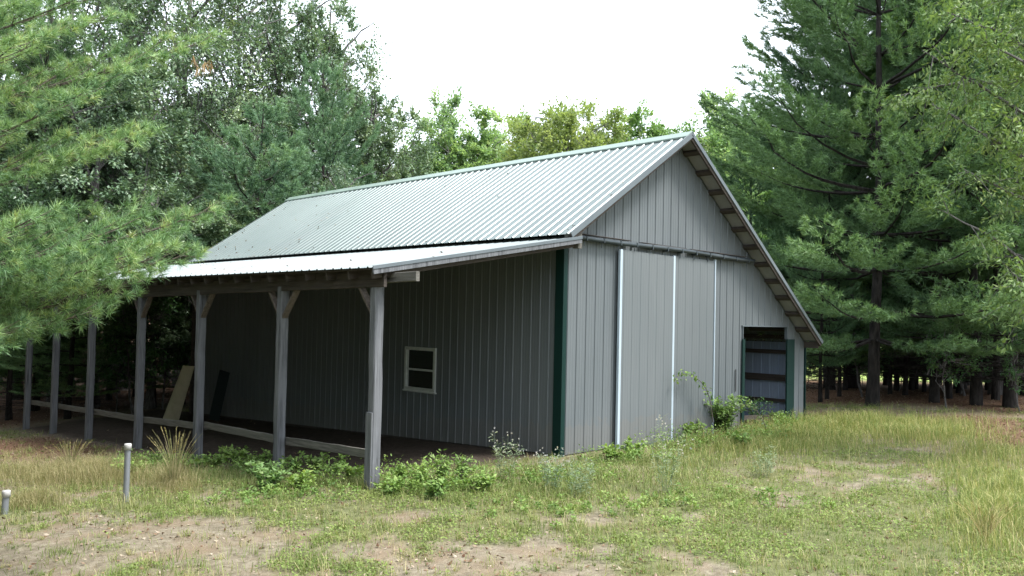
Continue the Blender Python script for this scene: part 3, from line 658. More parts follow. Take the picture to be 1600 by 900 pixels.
# ------------------------------------------------------------------ trees
rs = np.random.RandomState(42)
PROTO = {}
PROTO['full_pine'] = lambda: make_pine('pine_tree', 15.5, .145, 1.5, 4.3, 15, np.random.RandomState(1), dens=.85, nn=9, nlen=.15, nwid=.019, per=6, asc=.04, ragged=.28, top_pow=.6)
PROTO['bush_pine'] = lambda: make_pine('pine_tree', 11, .15, .9, 3.7, 10, np.random.RandomState(2), needle='needle_blue', dens=.85, nn=9, nlen=.15, nwid=.019, per=6, asc=.22, ragged=.22, top_pow=.75)
PROTO['wood_pine'] = lambda: make_pine('pine_tree', 17, .12, 1.6, 2.8, 17, np.random.RandomState(3), dens=.5, nn=9, nlen=.17, nwid=.022, asc=.05, dead=46, top_pow=.6, skip=.12)
PROTO['oak'] = lambda: make_decid('oak_tree', 14, .20, np.random.RandomState(4), 'leaf_oak', cz=.60, rx=3.2, rz=.36, nclump=190, lpc=170, llen=.17, lwid=.10, clump_r=.6, base=.2, irregular=.45)
PROTO['sparse'] = lambda: make_decid('deciduous_tree', 17, .17, np.random.RandomState(5), 'leaf_oak', cz=.66, rx=3.1, rz=.33, nclump=150, lpc=110, llen=.16, lwid=.09, clump_r=.75, base=.35, nlimb=13, irregular=.5)
PROTO['young'] = lambda: make_decid('deciduous_tree', 13, .10, np.random.RandomState(6), 'leaf_far_hazed', cz=.60, rx=2.0, rz=.37, nclump=190, lpc=170, llen=.20, lwid=.12, clump_r=.75, base=.2, irregular=.2)
PROTO['round'] = lambda: make_decid('deciduous_tree', 13, .2, np.random.RandomState(7), 'leaf_yellow', cz=.62, rx=3.6, rz=.34, nclump=300, lpc=180, llen=.20, lwid=.12, clump_r=.9, base=.2, irregular=.15)
PROTO['light'] = lambda: make_decid('deciduous_tree', 14, .2, np.random.RandomState(8), 'leaf_light', cz=.6, rx=3.3, rz=.38, nclump=230, lpc=180, llen=.21, lwid=.12, clump_r=.65, base=.12, irregular=.4)
PROTO['sapling'] = lambda: make_decid('sapling', 4.2, .035, np.random.RandomState(9), 'brush', cz=.55, rx=1.3, rz=.42, nclump=34, lpc=60, llen=.11, lwid=.07, clump_r=.38, base=.1, nlimb=7)
HT = dict(full_pine=15.5, bush_pine=11, wood_pine=17, oak=14, sparse=17, young=13, round=13, light=14, sapling=4.2)
first = {}
def tree(kind, u, d, H, label, group=None, rz=None, wide=None, xy=None, cat='tree'):
    p = at(u, 480, d) if xy is None else xy
    z = float(hgt(p[0], p[1])); s = H / HT[kind]; sw_ = wide if wide else s
    rz = rs.uniform(0, 6.28) if rz is None else rz
    if kind not in first:
        r = PROTO[kind](); first[kind] = r; r.location = (p[0], p[1], z); r.rotation_euler = (0, 0, rz); r.scale = (sw_, sw_, s)
    else: r = copy_tree(first[kind], (p[0], p[1], z), rz, (sw_, s))
    for k_ in ('group', 'label', 'category'):
        if k_ in r: del r[k_]
    tag(r, label, cat, group); return r

# right of the barn
tree('full_pine', 1366, 23.8, 15.5, 'largest white pine right of the barn, broad layered boughs over a thick dark trunk', rz=1.45)
tree('full_pine', 1300, 30, 17, 'tall pine rising behind the low right eave of the barn', rz=2.2, wide=.8)
tree('bush_pine', 1165, 34, 8.6, 'shorter pine whose boughs show just above the right roof slope', rz=1.1, wide=1.0)
tree('wood_pine', 1461, 24.6, 16, 'dark pine trunk right of the largest pine with a smaller one touching it', rz=1.0)
tree('wood_pine', 1482, 25.5, 15, 'slender pine trunk close behind the first dark trunk right of the big pine', rz=3.0, wide=.72)
tree('wood_pine', 1526, 24.0, 17, 'middle one of the thick pine trunks at the right forest edge', rz=4.1, wide=1.1)
tree('wood_pine', 1557, 25.4, 15, 'thin pine trunk between the two thick ones at the right edge', rz=5.5, wide=.75)
tree('wood_pine', 1580, 23.6, 17.5, 'thickest pine trunk at the far right edge over brown needle litter', rz=.2, wide=1.2)
tree('wood_pine', 1600, 27, 17, 'pine trunk half cut off by the right border of the picture', rz=2.2)
for (u_, d_, h_, l_) in ((1283, 25.5, 9, 'leftmost'), (1294, 26.2, 10, 'middle one'), (1313, 27.0, 9, 'rightmost')):
    tree('wood_pine', u_, d_, h_, l_ + ' of the three slender dark stems between the barn and the largest pine', 'slender stems beside the barn', wide=.42)
for (u_, d_, h_) in ((1322, 29.5, 12), (1392, 27.5, 10), (1402, 29, 11), (1416, 27, 10), (1432, 30, 12), (1445, 28, 9), (1500, 28, 11), (1543, 29, 12), (1570, 31, 14), (1255, 31, 13), (1342, 32, 14), (1512, 32, 14), (1620, 30, 14), (1470, 33, 15)):
    tree('wood_pine', u_, d_, h_, 'thin pine stem standing in the shade of the right hand wood', 'thin stems in the right hand wood', wide=rs.uniform(.4, .62))
# tall leafy and piney mass above the right wood
tree('full_pine', 1330, 31, 19, 'very tall pine behind the largest one, crown reaching the top of the picture', rz=3.3)
tree('full_pine', 1500, 30, 18, 'tall full pine behind the thick trunks at right', rz=5.0)
tree('full_pine', 1620, 29, 18, 'tall full pine at the right picture edge', rz=.9)
tree('light', 1560, 27, 15.5, 'light green leafy tree among the pines at upper right', rz=.5)
for (u_, d_, h_, l_) in ((1480, 23.2, 2.6, 'low leafy sapling among the right hand trunks'), (1595, 22.6, 2.0, 'dark leafy sapling at the foot of the far right trunk'), (1350, 26.5, 3.6, 'leafy sapling just behind the largest pine trunk'), (1510, 26.5, 4.6, 'taller sapling between the thick trunks at right')):
    tree('sapling', u_, d_, h_, l_, cat='sapling')
for (u_, d_, h_) in ((1292, 31, 4.6), (1425, 29.5, 5.2), (1500, 27.5, 4.2), (1550, 29, 5.4), (1465, 32, 6), (1385, 33, 5), (1600, 27, 4.6)):
    tree('bush_pine', u_, d_, h_, 'young pine filling the shade under the right hand wood', 'young pines under the right hand wood', wide=.55)
for i in range(14):
    tree('sapling', 1270 + i * 26 + rs.uniform(-8, 8), rs.uniform(26, 33), rs.uniform(1.2, 2.8), 'low leafy brush between the trunks of the right hand wood', 'brush in the right hand wood', cat='sapling')
# beyond the meadow, seen between the trunks
k_ = 0
for u_ in range(1120, 1800, 34):
    kk = ('light', 'oak', 'young', 'round')[k_ % 4]; k_ += 1
    tree(kk, u_ + rs.uniform(-12, 12), rs.uniform(68, 84), rs.uniform(13, 18), 'leafy tree on the far side of the bright meadow beyond the right hand wood', 'trees beyond the meadow')
for u_ in range(1260, 1720, 36):
    tree('sapling', u_ + rs.uniform(-12, 12), rs.uniform(40, 60), rs.uniform(1.6, 3.2), 'green bush in the bright meadow beyond the right hand wood', 'bushes in the meadow', cat='bush')
# behind the roof
tree('round', 880, 46, 13.8, 'rounded yellow green tree rising in the middle above the roof ridge', rz=1.0, wide=.92)
tree('light', 985, 54, 15.2, 'light green tree right of the rounded yellow green one above the ridge', rz=2.0)
tree('young', 748, 50, 13.4, 'slender pale green tree standing alone left of the yellow green one', rz=.3, wide=1.15)
tree('young', 690, 50, 14.2, 'pale green tree right of the dark oak, above the middle of the ridge', rz=2.3, wide=1.05)
tree('young', 815, 58, 14.8, 'pale tree partly behind the rounded yellow green one', rz=4.0)
tree('light', 1055, 50, 13.6, 'light green leafy tree just behind the roof peak', rz=4.4)
tree('young', 1115, 47, 13.6, 'pale green tree between the roof peak and the pines at right', rz=5.2)
tree('light', 1160, 52, 14.5, 'light green tree glimpsed behind the pines right of the peak', rz=.7)
for (u_, d_, h_) in ((640, 62, 14), (720, 66, 14.5), (780, 70, 15.5), (850, 68, 15), (930, 70, 16), (1030, 72, 16.5), (1090, 68, 15), (960, 60, 13), (765, 58, 12.5), (835, 60, 13), (1045, 62, 14), (1140, 64, 15), (670, 58, 9), (900, 60, 9), (1010, 60, 9)):
    tree(('young', 'light')[int(rs.rand() * 2)], u_, d_, h_, 'pale tree in the distant row behind the barn roof', 'distant row of trees behind the barn')
# left, behind the barn
tree('bush_pine', 400, 31.5, 10.2, 'bright blue green pine with upswept boughs above the far roof end', rz=.6, wide=1.15)
tree('bush_pine', 490, 36, 13, 'taller hazy blue pine right behind the upswept one', rz=2.6, wide=1.05)
tree('bush_pine', 560, 36, 8.6, 'low blue green pine against the ridge left of the pale trees', rz=4.2, wide=1.0)
tree('oak', 575, 40, 13.2, 'dark green oak stepping down towards the sky gap', rz=.2, wide=.85)
tree('oak', 500, 41, 17.6, 'tallest dark oak with a lobed top beside the open sky', rz=1.9, wide=.85)
tree('oak', 636, 46, 11.4, 'lower dark oak between the tall one and the pale trees', rz=3.3, wide=.8)
tree('sparse', 283, 38, 20, 'tall thin leaved tree with a forked pale grey trunk at upper left', rz=2.4)
tree('sparse', 182, 35, 19, 'sparse tree with a dark bare trunk behind the left pine boughs', rz=.8)
tree('sparse', 360, 43, 20, 'thin leaved tree behind the blue green pine, sky showing through', rz=4.9)
tree('sparse', 430, 40, 18, 'thin leaved tree between the tall oak and the forked trunk', rz=3.9)
tree('sparse', 90, 33, 19, 'thin leaved tree at the upper left corner of the wood', rz=5.6)
tree('oak', 240, 29.5, 7.4, 'small oak with grey green leaves left of the far roof end', rz=1.3, wide=.7)
tree('oak', 335, 30, 6.9, 'small oak with pale leaf edges touching the far roof end', rz=4.0, wide=.7)
tree('oak', 150, 31, 13, 'dark oak deep in the left wood', rz=.5)
tree('oak', 30, 34, 15, 'dark oak behind the left pine boughs', rz=2.5)
tree('full_pine', 60, 31, 14, 'dark blue pine behind the nearest boughs at left', rz=2.0, wide=.55)
for i in range(30):
    u_ = -260 + i * 27 + rs.uniform(-12, 12); d_ = rs.uniform(32, 48)
    tree(('wood_pine', 'oak', 'sparse')[i % 3], u_, d_, (rs.uniform(7, 9.5) if i % 3 == 0 else rs.uniform(11, 16)) if u_ < 430 else rs.uniform(7, 8.5), 'dark tree deep in the shaded wood left of the barn', 'trees deep in the left wood')
for i in range(16):
    u_ = -200 + i * 36 + rs.uniform(-12, 12); d_ = rs.uniform(50, 62)
    tree(('oak', 'sparse')[i % 2], u_, d_, rs.uniform(12, 16) if u_ < 430 else 8, 'dark tree deep in the shaded wood left of the barn', 'trees deep in the left wood')
for i in range(22):
    u_ = -60 + i * 21 + rs.uniform(-8, 8)
    tree('sapling', u_, rs.uniform(27.5, 36), rs.uniform(1.8, 4.5), 'leafy sapling on the shaded forest floor beyond the lean-to posts', 'saplings beyond the lean-to', cat='sapling')
for (u_, d_, h_) in ((20, 29, 8), (64, 31, 7.5), (112, 28, 6.5), (146, 30, 7), (175, 33, 7), (245, 30, 6), (290, 31, 5.5)):
    tree('wood_pine', u_, d_, h_, 'dark young pine standing beyond the lean-to posts at left', 'pines beyond the lean-to', wide=rs.uniform(.55, .75))

# the wood closes round the clearing on the left: these shade the lean-to
for (x_, y_, h_) in ((-11.5, 5.5, 14), (-13.5, 1.5, 15), (-11.2, 10.5, 15), (-15.5, 7, 17), (-12.5, 15, 16), (-17, -2.5, 15), (-10.5, 19, 16), (-16, 12, 17), (-9.5, 24.5, 16), (-14, 21, 17)):
    tree('full_pine', 0, 0, h_, 'tall unseen pine added left of the clearing to deepen the lean-to shade', 'pines left of the clearing', xy=(x_, y_))
for i in range(9):                                # an unseen ring added behind the camera to cut low sky light
    a_ = R_(165 + i * 13) + rs.uniform(-.05, .05); q_ = rs.uniform(21, 28)
    tree('full_pine', 0, 0, rs.uniform(13, 17), 'tall unseen pine added across the clearing to hold back low sky light', 'pines across the clearing', xy=(-9 + q_ * math.sin(a_), -9 + q_ * math.cos(a_)))
for (x_, y_, h_, w_) in ((-10.3, 8, 12, .7), (-10.6, 13, 14, .75), (-12, 3.2, 13, .8), (-13.2, 11, 15, .9)):  # extra unseen pines put here to deepen the shade under the lean-to
    tree('full_pine', 0, 0, h_, 'tall unseen pine added left of the clearing to deepen the lean-to shade', 'pines left of the clearing', xy=(x_, y_), wide=w_)
for (x_, y_) in ((-9.8, 5.6), (-9.6, 10.8), (-9.0, 15.5), (-8.6, 19.5), (-8.0, 23), (-12, 7)):  # low unseen pines, sized to block side light into the lean-to
    tree('bush_pine', 0, 0, 6.5, 'low unseen pine added left of the clearing to block light into the lean-to', 'added low pines left of the clearing', xy=(x_, y_), wide=.62)
# ---- nearest pine, left edge of the picture: every bough laid from the trunk
tp = at(-430, 480, 8.6); tz = float(hgt(tp[0], tp[1]))
near = empty('pine_tree', (tp[0], tp[1], tz)); tag(near, 'nearest white pine reaching in from the left edge with long soft boughs', 'tree')
rn = np.random.RandomState(17); off = np.array([tp[0], tp[1], tz])
m_ = MB(); m_.tube([(0, 0, -.3), (0, 0, .4), (.05, .03, 3), (.0, .08, 6), (.05, 0, 9.5)], [.34, .24, .2, .15, .05], 14); m_.build('trunk', M['bark_pine'], near, True)
BO = [  # u, v, depth of the tip, start height offset, roll, length share that is bare, width
 (318, 92, 8.8, .55, .55, .35, .24), (150, 8, 8.2, .3, .4, .3, .28), (60, -60, 8.0, .2, .4, .3, .3), (235, 218, 8.3, .3, .6, .3, .24), (160, 255, 7.7, .2, .5, .3, .26), (200, 120, 9.6, .3, .4, .3, .26),
 (330, 362, 8.3, .2, .62, .3, .23), (238, 352, 7.7, .2, .55, .3, .26), (292, 428, 8.9, .15, .5, .3, .22), (215, 462, 8.4, .15, .5, .3, .23), (165, 500, 8.0, .1, .5, .3, .25), (55, 520, 7.4, .05, .5, .3, .28), (110, 420, 7.3, .1, .6, .3, .3),
 (20, 450, 7.0, .1, .5, .3, .3), (40, 372, 7.0, .2, .6, .3, .3), (90, 180, 7.3, .2, .6, .3, .28), (20, 90, 7.2, .2, .6, .3, .3), (180, 40, 9.4, .2, .4, .3, .24), (100, 380, 9.0, .2, .5, .3, .26), (30, 20, 9.4, .2, .5, .3, .28), (255, 395, 8.6, .2, .3, .35, .2), (222, 418, 7.7, .15, .5, .3, .24), (150, 440, 7.5, .15, .5, .3, .26), (268, 412, 8.1, .15, .45, .35, .22)]
tl = MB(); VV, FF, TT = [], [], []; nv = 0; rust = []
for (u_, v_, d_, dz, rl, bare, wd) in BO:
    tip = at(u_, v_, d_) - off; st = np.array([0, 0, tip[2] - dz - .25]); ln = float(np.linalg.norm(tip - st))
    tw, P, D = pine_plume(ln, rn, 1.0, sag=.05, rise=.06, width=wd, bare=bare, two=1)
    e = nz(tip - st); toward = nz(CAM - off - (st + tip) / 2); upv = nz(np.array([0, 0, 1.0]) * math.cos(rl) + toward * math.sin(rl))
    yv = nz(np.cross(upv, e)); zv = np.cross(e, yv); Rm = np.stack([e, yv, zv], 1)
    P = P @ Rm.T + st; D = D @ Rm.T; D = nz(D + rn.normal(0, .35, D.shape) + [0, 0, .25])
    tint = np.clip(.42 + .10 * rn.normal() + rn.normal(0, .22, len(P)), .03, .86)
    V, F, T = tuft_mesh(P, D, 40, .095, .0055, rn, spread=(.1, 1.45), tint=tint, jit=.2); VV.append(V); FF.append(F + nv); TT.append(T); nv += len(V)
    for q, r0, r1 in tw: tl.tube(q @ Rm.T + st, np.linspace(r0 * .7, r1, len(q)), 5)
tl.build('limbs', M['twig'], near); c = MB(); c.add(np.concatenate(VV), np.concatenate(FF), np.concatenate(TT)); c.build('crown', M['needle_near'], near)
p0 = at(318, 98, 8.75) - off; pr = p0 + rn.normal(0, .04, (5, 3)); V, F, T = tuft_mesh(pr, nz(rn.normal(0, .5, (5, 3)) + np.array([0, 0, -1.0])), 22, .10, .0045, rn, spread=(.1, .6)); c = MB(); c.add(V, F, T); c.build('dead_needles', M['dead_needle'], near)

# ---- leafy tree whose limbs hang in from the right
rt = at(1760, 480, 16.5); rz_ = float(hgt(rt[0], rt[1])); offr = np.array([rt[0], rt[1], rz_])
lt = empty('deciduous_tree', tuple(offr)); tag(lt, 'light green broadleaf tree whose limbs hang in from the right picture edge', 'tree')
m_ = MB(); m_.tube([(0, 0, -.3), (0, 0, .3), (-.05, .1, 3), (-.2, .2, 6), (-.1, .3, 10)], [.34, .24, .2, .16, .06], 12); m_.build('trunk', M['bark_grey'], lt, True)
rl_ = np.random.RandomState(23); lb = MB(); VV, FF, TT = [], [], []; nv = 0
LIMBS = [((1600, 178), (1440, 78), 16.0), ((1600, 60), (1480, 20), 16.2), ((1640, 330), (1500, 262), 15.6), ((1640, 420), (1475, 330), 15.4), ((1620, 250), (1450, 160), 16.8), ((1650, 120), (1530, 60), 15.2),
         ((1660, 500), (1580, 425), 15.0), ((1640, -20), (1420, -10), 17), ((1600, 20), (1560, -40), 15.5), ((1660, 300), (1590, 190), 15.0), ((1600, 100), (1400, 150), 17.2)]
for (a_, b_, d_) in LIMBS:
    A_ = at(a_[0], a_[1], d_) - offr; B_ = at(b_[0], b_[1], d_) - offr; S_ = np.array([-.1, .1, max(.8, A_[2] - .9)])
    q = np.linspace(0, 1, 12)[:, None]; br = (1 - q) ** 2 * S_ + 2 * q * (1 - q) * A_ + q * q * B_ + rl_.normal(0, .035, (12, 3)) * np.sin(q * 3)
    lb.tube(br, np.linspace(.055, .009, 12), 6)
    for j in range(26):
        s = rl_.uniform(.25, 1); o = np.array([np.interp(s, q[:, 0], br[:, k]) for k in range(3)])
        d = nz(nz(br[-1] - br[0]) * .5 + rl_.normal(0, .75, 3) + np.array([0, 0, -.1])); l = rl_.uniform(.35, .95) * (1.2 - s * .45)
        w2 = np.linspace(0, 1, 5)[:, None]; tw = o + d * l * w2 + np.array([0, 0, -.28]) * l * w2 ** 2; lb.tube(tw, np.linspace(.009, .003, 5), 4)
        m = 44; ss = rl_.uniform(.2, 1, m); P = np.stack([np.interp(ss, w2[:, 0], tw[:, k]) for k in range(3)], 1) + rl_.normal(0, .09, (m, 3)) * np.array([1, 1, .55])
        V, F, T = leaf_mesh(P, np.repeat(d[None] * .7, m, 0), .115, .042, rl_, tint=.3 + rl_.normal(0, .14) + .25 * rl_.rand(m), droop=.55); VV.append(V); FF.append(F + nv); TT.append(T); nv += len(V)
lb.build('limbs', M['bark_grey'], lt); c = MB(); c.add(np.concatenate(VV), np.concatenate(FF), np.concatenate(TT)); c.build('crown', M['leaf_near'], lt)

# ------------------------------------------------------------------ ground cover (uncountable): grass, leaflets, litter
rg = np.random.RandomState(77)
def scatter(n, x0=-14, x1=14, y0=-9, y1=17, near_bias=True):
    """random ground points, thinned with distance from where people would stand"""
    x = rg.uniform(x0, x1, n); y = rg.uniform(y0, y1, n); d = np.hypot(x + 11.3, y + 11.4)
    keep = rg.rand(n) < np.clip((11 / d) ** 1.3, 0, 1) if near_bias else np.ones(n, bool)
    k = keep & ~((x > .05) & (x < 7.55) & (y > .05) & (y < 14.7)) & (x * .666 + y * .745 > -17)
    return x[k], y[k]
def blades(x, y, hh, ww, lean, tint, nseg=2):
    N = len(x); z = hgt(x, y); b = np.stack([x, y, z - .01], 1); az = rg.uniform(0, 6.283, N); ln = lean * rg.uniform(.2, 1.3, N)
    dirn = np.stack([np.cos(az), np.sin(az), np.zeros(N)], 1); sd = np.stack([-np.sin(az + rg.uniform(-.8, .8, N)), np.cos(az), np.zeros(N)], 1) * (ww / 2)[:, None] if np.ndim(ww) else np.stack([-np.sin(az), np.cos(az), np.zeros(N)], 1) * ww / 2
    mid = b + dirn * (hh * ln * .35)[:, None] + np.array([0, 0, 1]) * (hh * .6)[:, None]
    tip = b + dirn * (hh * ln)[:, None] + np.array([0, 0, 1]) * (hh * (1 - .35 * ln.clip(0, 1.5)))[:, None]
    V = np.stack([b - sd, b + sd, mid + sd * .75, mid - sd * .75, tip], 1).reshape(-1, 3); i = np.arange(N) * 5
    F = np.concatenate([np.stack([i, i+1, i+2], 1), np.stack([i, i+2, i+3], 1), np.stack([i+3, i+2, i+4], 1)])
    return V, F, np.repeat(np.clip(tint, 0, 1), 5)
def stuff(name, label, mat, V, F, T):
    c = MB(); c.add(V, F, T); o = c.build(name, mat); tag(o, label, name.replace('_', ' '), kind='stuff'); return o
x, y = scatter(900000); g1, d1, du1, ur1, fo1 = masks(x, y)
k = rg.rand(len(x)) < g1 * (.25 + .75 * vnoise(x, y, 5, 41)) * .62; xs, ys = x[k], y[k]; n_ = len(xs); gd = g1[k]
V, F, T = blades(xs, ys, rg.uniform(.03, .10, n_) * (1 + 1.0 * (vnoise(xs, ys, .8, 44) > .62)), rg.uniform(.004, .008, n_), .9, rg.beta(2, 3, n_) * .75 + .25 * fbm(xs, ys, 1.3, 51) + .1 * d1[k])
stuff('green_grass', 'short green grass over the sandy clearing', M['grass'], V, F, T); print('green', n_)
k = rg.rand(len(x)) < (d1 * .30 + .02 * (1 - ur1) * (1 - fo1)) * (.2 + .8 * vnoise(x, y, 3, 47)); xs, ys = x[k], y[k]; n_ = len(xs); dd_ = d1[k]
V, F, T = blades(xs, ys, rg.uniform(.06, .16, n_) + .28 * rg.rand(n_) ** 2 * dd_, rg.uniform(.003, .006, n_), .8, rg.rand(n_))
stuff('dry_grass', 'straw coloured dry grass around the grey pipes and the clearing', M['dry'], V, F, T); print('dry', n_)
# creeping leaflets
x, y = scatter(1000000); g1, d1, du1, ur1, fo1 = masks(x, y)
cm = np.clip(g1 * 1.2 - .25, 0, 1) * np.clip(fbm(x, y, 1.7, 61) * 3.2 - 1.15, 0, 1)
k = rg.rand(len(x)) < cm * .85; xs, ys = x[k], y[k]; n_ = len(xs); P = np.stack([xs, ys, hgt(xs, ys) + rg.uniform(.005, .05, n_)], 1); az = rg.uniform(0, 6.28, n_)
V, F, T = leaf_mesh(P, np.stack([np.cos(az), np.sin(az), np.full(n_, .25)], 1) * 1.6, .034, .026, rg, tint=.25 + .6 * fbm(xs, ys, 2.2, 71), droop=.0)
stuff('ground_cover', 'low yellow green creeping plants on the clearing floor', M['cover'], V, F, T); print('cover', n_)
# dead leaves and crumbs of bark
x, y = scatter(420000, -15, 17, -9, 24); g1, d1, du1, ur1, fo1 = masks(x, y)
lm_ = np.clip(.09 + .75 * du1 + .35 * np.clip(fbm(x, y, 1.1, 81) * 4 - 2.35, 0, 1) * (1 - ur1), 0, 1) * (1 - .9 * ur1)
k = rg.rand(len(x)) < lm_ * .6; xs, ys = x[k], y[k]; n_ = len(xs); P = np.stack([xs, ys, hgt(xs, ys) + rg.uniform(.002, .02, n_)], 1); az = rg.uniform(0, 6.28, n_)
V, F, T = leaf_mesh(P, np.stack([np.cos(az), np.sin(az), np.full(n_, .12)], 1) * 1.7, .06, .034, rg, tint=rg.rand(n_) * (1 - .35 * du1[k]), droop=0, fold=.6)
stuff('leaf_litter', 'dead brown leaves scattered on the ground', M['litter'], V, F, T); print('litter', n_)
# tall grass strip before the right wood, denser weeds along the barn
def band(L, n, hh, ww, lean, mat, name, label, jit=1.0):
    XS, YS = [], []
    for (u0, v0, ru, rv, cnt) in L:
        a_ = rg.normal(0, .5, cnt) * ru; b_ = rg.normal(0, .5, cnt) * rv; cx, cy = G(u0, v0); ax_, ay_ = G(u0 + ru, v0); bx_, by_ = G(u0, v0 - rv)
        XS.append(cx + (ax_ - cx) * a_ / ru + (bx_ - cx) * b_ / rv); YS.append(cy + (ay_ - cy) * a_ / ru + (by_ - cy) * b_ / rv)
    xs, ys = np.concatenate(XS), np.concatenate(YS); k = ~((xs > -.02) & (xs < 7.7) & (ys > -.03) & (ys < 14.7)) & (under_roof(xs, ys) < .6); xs, ys = xs[k], ys[k]; N = len(xs)
    V, F, T = blades(xs, ys, rg.uniform(hh[0], hh[1], N) * (.6 + .6 * vnoise(xs, ys, 2.2, 91)), rg.uniform(ww * .7, ww * 1.3, N), lean, rg.rand(N)); return stuff(name, label, M[mat], V, F, T)
band([(1330, 668, 170, 16, 11000), (1230, 690, 120, 20, 6000), (1450, 680, 90, 16, 4000), (1140, 700, 120, 18, 2500), (1560, 800, 90, 60, 4500), (1540, 720, 90, 30, 3000)], 0, (.10, .38), .006, .7, 'grass', 'tall_grass', 'taller grass before the right hand wood')
band([(900, 742, 200, 12, 3500), (560, 755, 170, 12, 3500), (330, 745, 170, 12, 3500), (860, 770, 160, 16, 1500), (1010, 725, 110, 10, 2000)], 0, (.06, .24), .006, .9, 'grass', 'weedy_grass', 'lush green grass along the foot of the posts and the wall')
band([(120, 745, 140, 14, 9000), (270, 760, 40, 10, 1500), (40, 790, 60, 10, 1500)], 0, (.16, .42), .004, .9, 'dry', 'straw_grass', 'long bleached grass around the capped pipes')

# leaves and needles dropped on the two left roofs
n_ = 420; ry = 16.5 - rg.gamma(1.6, 3.2, n_); ry = np.clip(ry, -.2, 17.4); on = rg.rand(n_) < .55
rx_ = np.where(on, rg.uniform(LX + .1, EAVEX - .15, n_), EAVEX + 2.9 * rg.rand(n_) ** 2); ry = np.where(on, ry, np.clip(ry, -.2, 14.8))
rz_ = np.where(on, LZ + (rx_ - LX) * .1757 + .012, ZP - SL * (XP - rx_) + .012); an_ = rg.uniform(0, 6.28, n_)
V, F, T = leaf_mesh(np.stack([rx_, ry, rz_], 1), np.stack([np.cos(an_), np.sin(an_), np.full(n_, .1)], 1) * 1.8, .07, .03, rg, tint=rg.rand(n_) * .6, droop=0, fold=.4)
stuff('fallen_leaves', 'dead leaves and needles lying on the metal roofs', M['litter'], V, F, T)
# tufts: clumps of mixed height all over the clearing
cx_, cy_ = scatter(16000); g1, d1, du1, ur1, fo1 = masks(cx_, cy_); k = rg.rand(len(cx_)) < (.30 + .5 * g1) * (1 - ur1) * (1 - fo1); cx_, cy_ = cx_[k], cy_[k]
nb_ = 20; sz = rg.gamma(2.2, .5, len(cx_)); xs = np.repeat(cx_, nb_) + rg.normal(0, .035, len(cx_) * nb_) * np.repeat(sz, nb_); ys = np.repeat(cy_, nb_) + rg.normal(0, .035, len(cx_) * nb_) * np.repeat(sz, nb_)
hb_ = np.repeat(.05 + .06 * sz, nb_) * rg.uniform(.5, 1.2, len(xs)); V, F, T = blades(xs, ys, hb_, rg.uniform(.004, .007, len(xs)), 1.1, np.repeat(rg.rand(len(cx_)), nb_) + rg.normal(0, .15, len(xs)))
kk_ = ~((xs > -.02) & (xs < 7.7) & (ys > -.03)); kv = np.repeat(kk_, 5)
V2 = V[kv]; n2_ = len(V2) // 5; i_ = np.arange(n2_) * 5; F2 = np.concatenate([np.stack([i_, i_+1, i_+2], 1), np.stack([i_, i_+2, i_+3], 1), np.stack([i_+3, i_+2, i_+4], 1)])
stuff('grass_tufts', 'tufts of mixed green and straw grass dotted over the clearing', M['grass'], V2, F2, T[kv])
# ragged undergrowth along the post line, the wall foot and the doorway
XS, YS, HS = [], [], []
for (u0, v0, ru, rv, cnt, hh_) in [(330, 738, 150, 9, 60, .2), (520, 752, 130, 9, 60, .22), (690, 768, 120, 9, 55, .24), (850, 752, 110, 9, 40, .2), (980, 722, 70, 7, 30, .16), (1090, 700, 60, 8, 34, .22), (430, 775, 120, 10, 40, .12), (1180, 690, 60, 8, 60, .2), (220, 735, 80, 8, 60, .16), (1230, 672, 40, 4, 30, .2), (900, 800, 200, 14, 30, .08), (1150, 780, 200, 20, 30, .08)]:
    a_ = rg.normal(0, .5, cnt) * ru; b_ = rg.normal(0, .5, cnt) * rv; cx, cy = G(u0, v0); ax_, ay_ = G(u0 + ru, v0); bx_, by_ = G(u0, v0 - rv)
    XS.append(cx + (ax_ - cx) * a_ / ru + (bx_ - cx) * b_ / rv); YS.append(cy + (ay_ - cy) * a_ / ru + (by_ - cy) * b_ / rv); HS.append(np.full(cnt, hh_))
xs, ys, hs_ = map(np.concatenate, (XS, YS, HS)); k = ~((xs > -.12) & (xs < 7.7) & (ys > -.08)) & (under_roof(xs, ys) < .5); xs, ys, hs_ = xs[k], ys[k], hs_[k]
nl_ = 34; N = len(xs) * nl_; sc_ = rg.uniform(.4, 1.9, len(xs)) * hs_; S_ = np.repeat(sc_, nl_)
up_ = rg.rand(N); rad_ = S_ * .55 * rg.rand(N) ** .5 * (1.1 - up_ * .5); an_ = rg.uniform(0, 6.28, N)
P = np.stack([np.repeat(xs, nl_) + rad_ * np.cos(an_), np.repeat(ys, nl_) + rad_ * np.sin(an_), np.repeat(hgt(xs, ys), nl_) + up_ * S_], 1)
V, F, T = leaf_mesh(P, np.stack([np.cos(an_), np.sin(an_), np.full(N, .4)], 1) * 1.2, .055, .026, rg, tint=np.repeat(rg.uniform(.15, .7, len(xs)), nl_) + .2 * up_, droop=.1)
stuff('undergrowth', 'ragged leafy undergrowth along the posts and the foot of the walls', M['weed'], V, F, T)
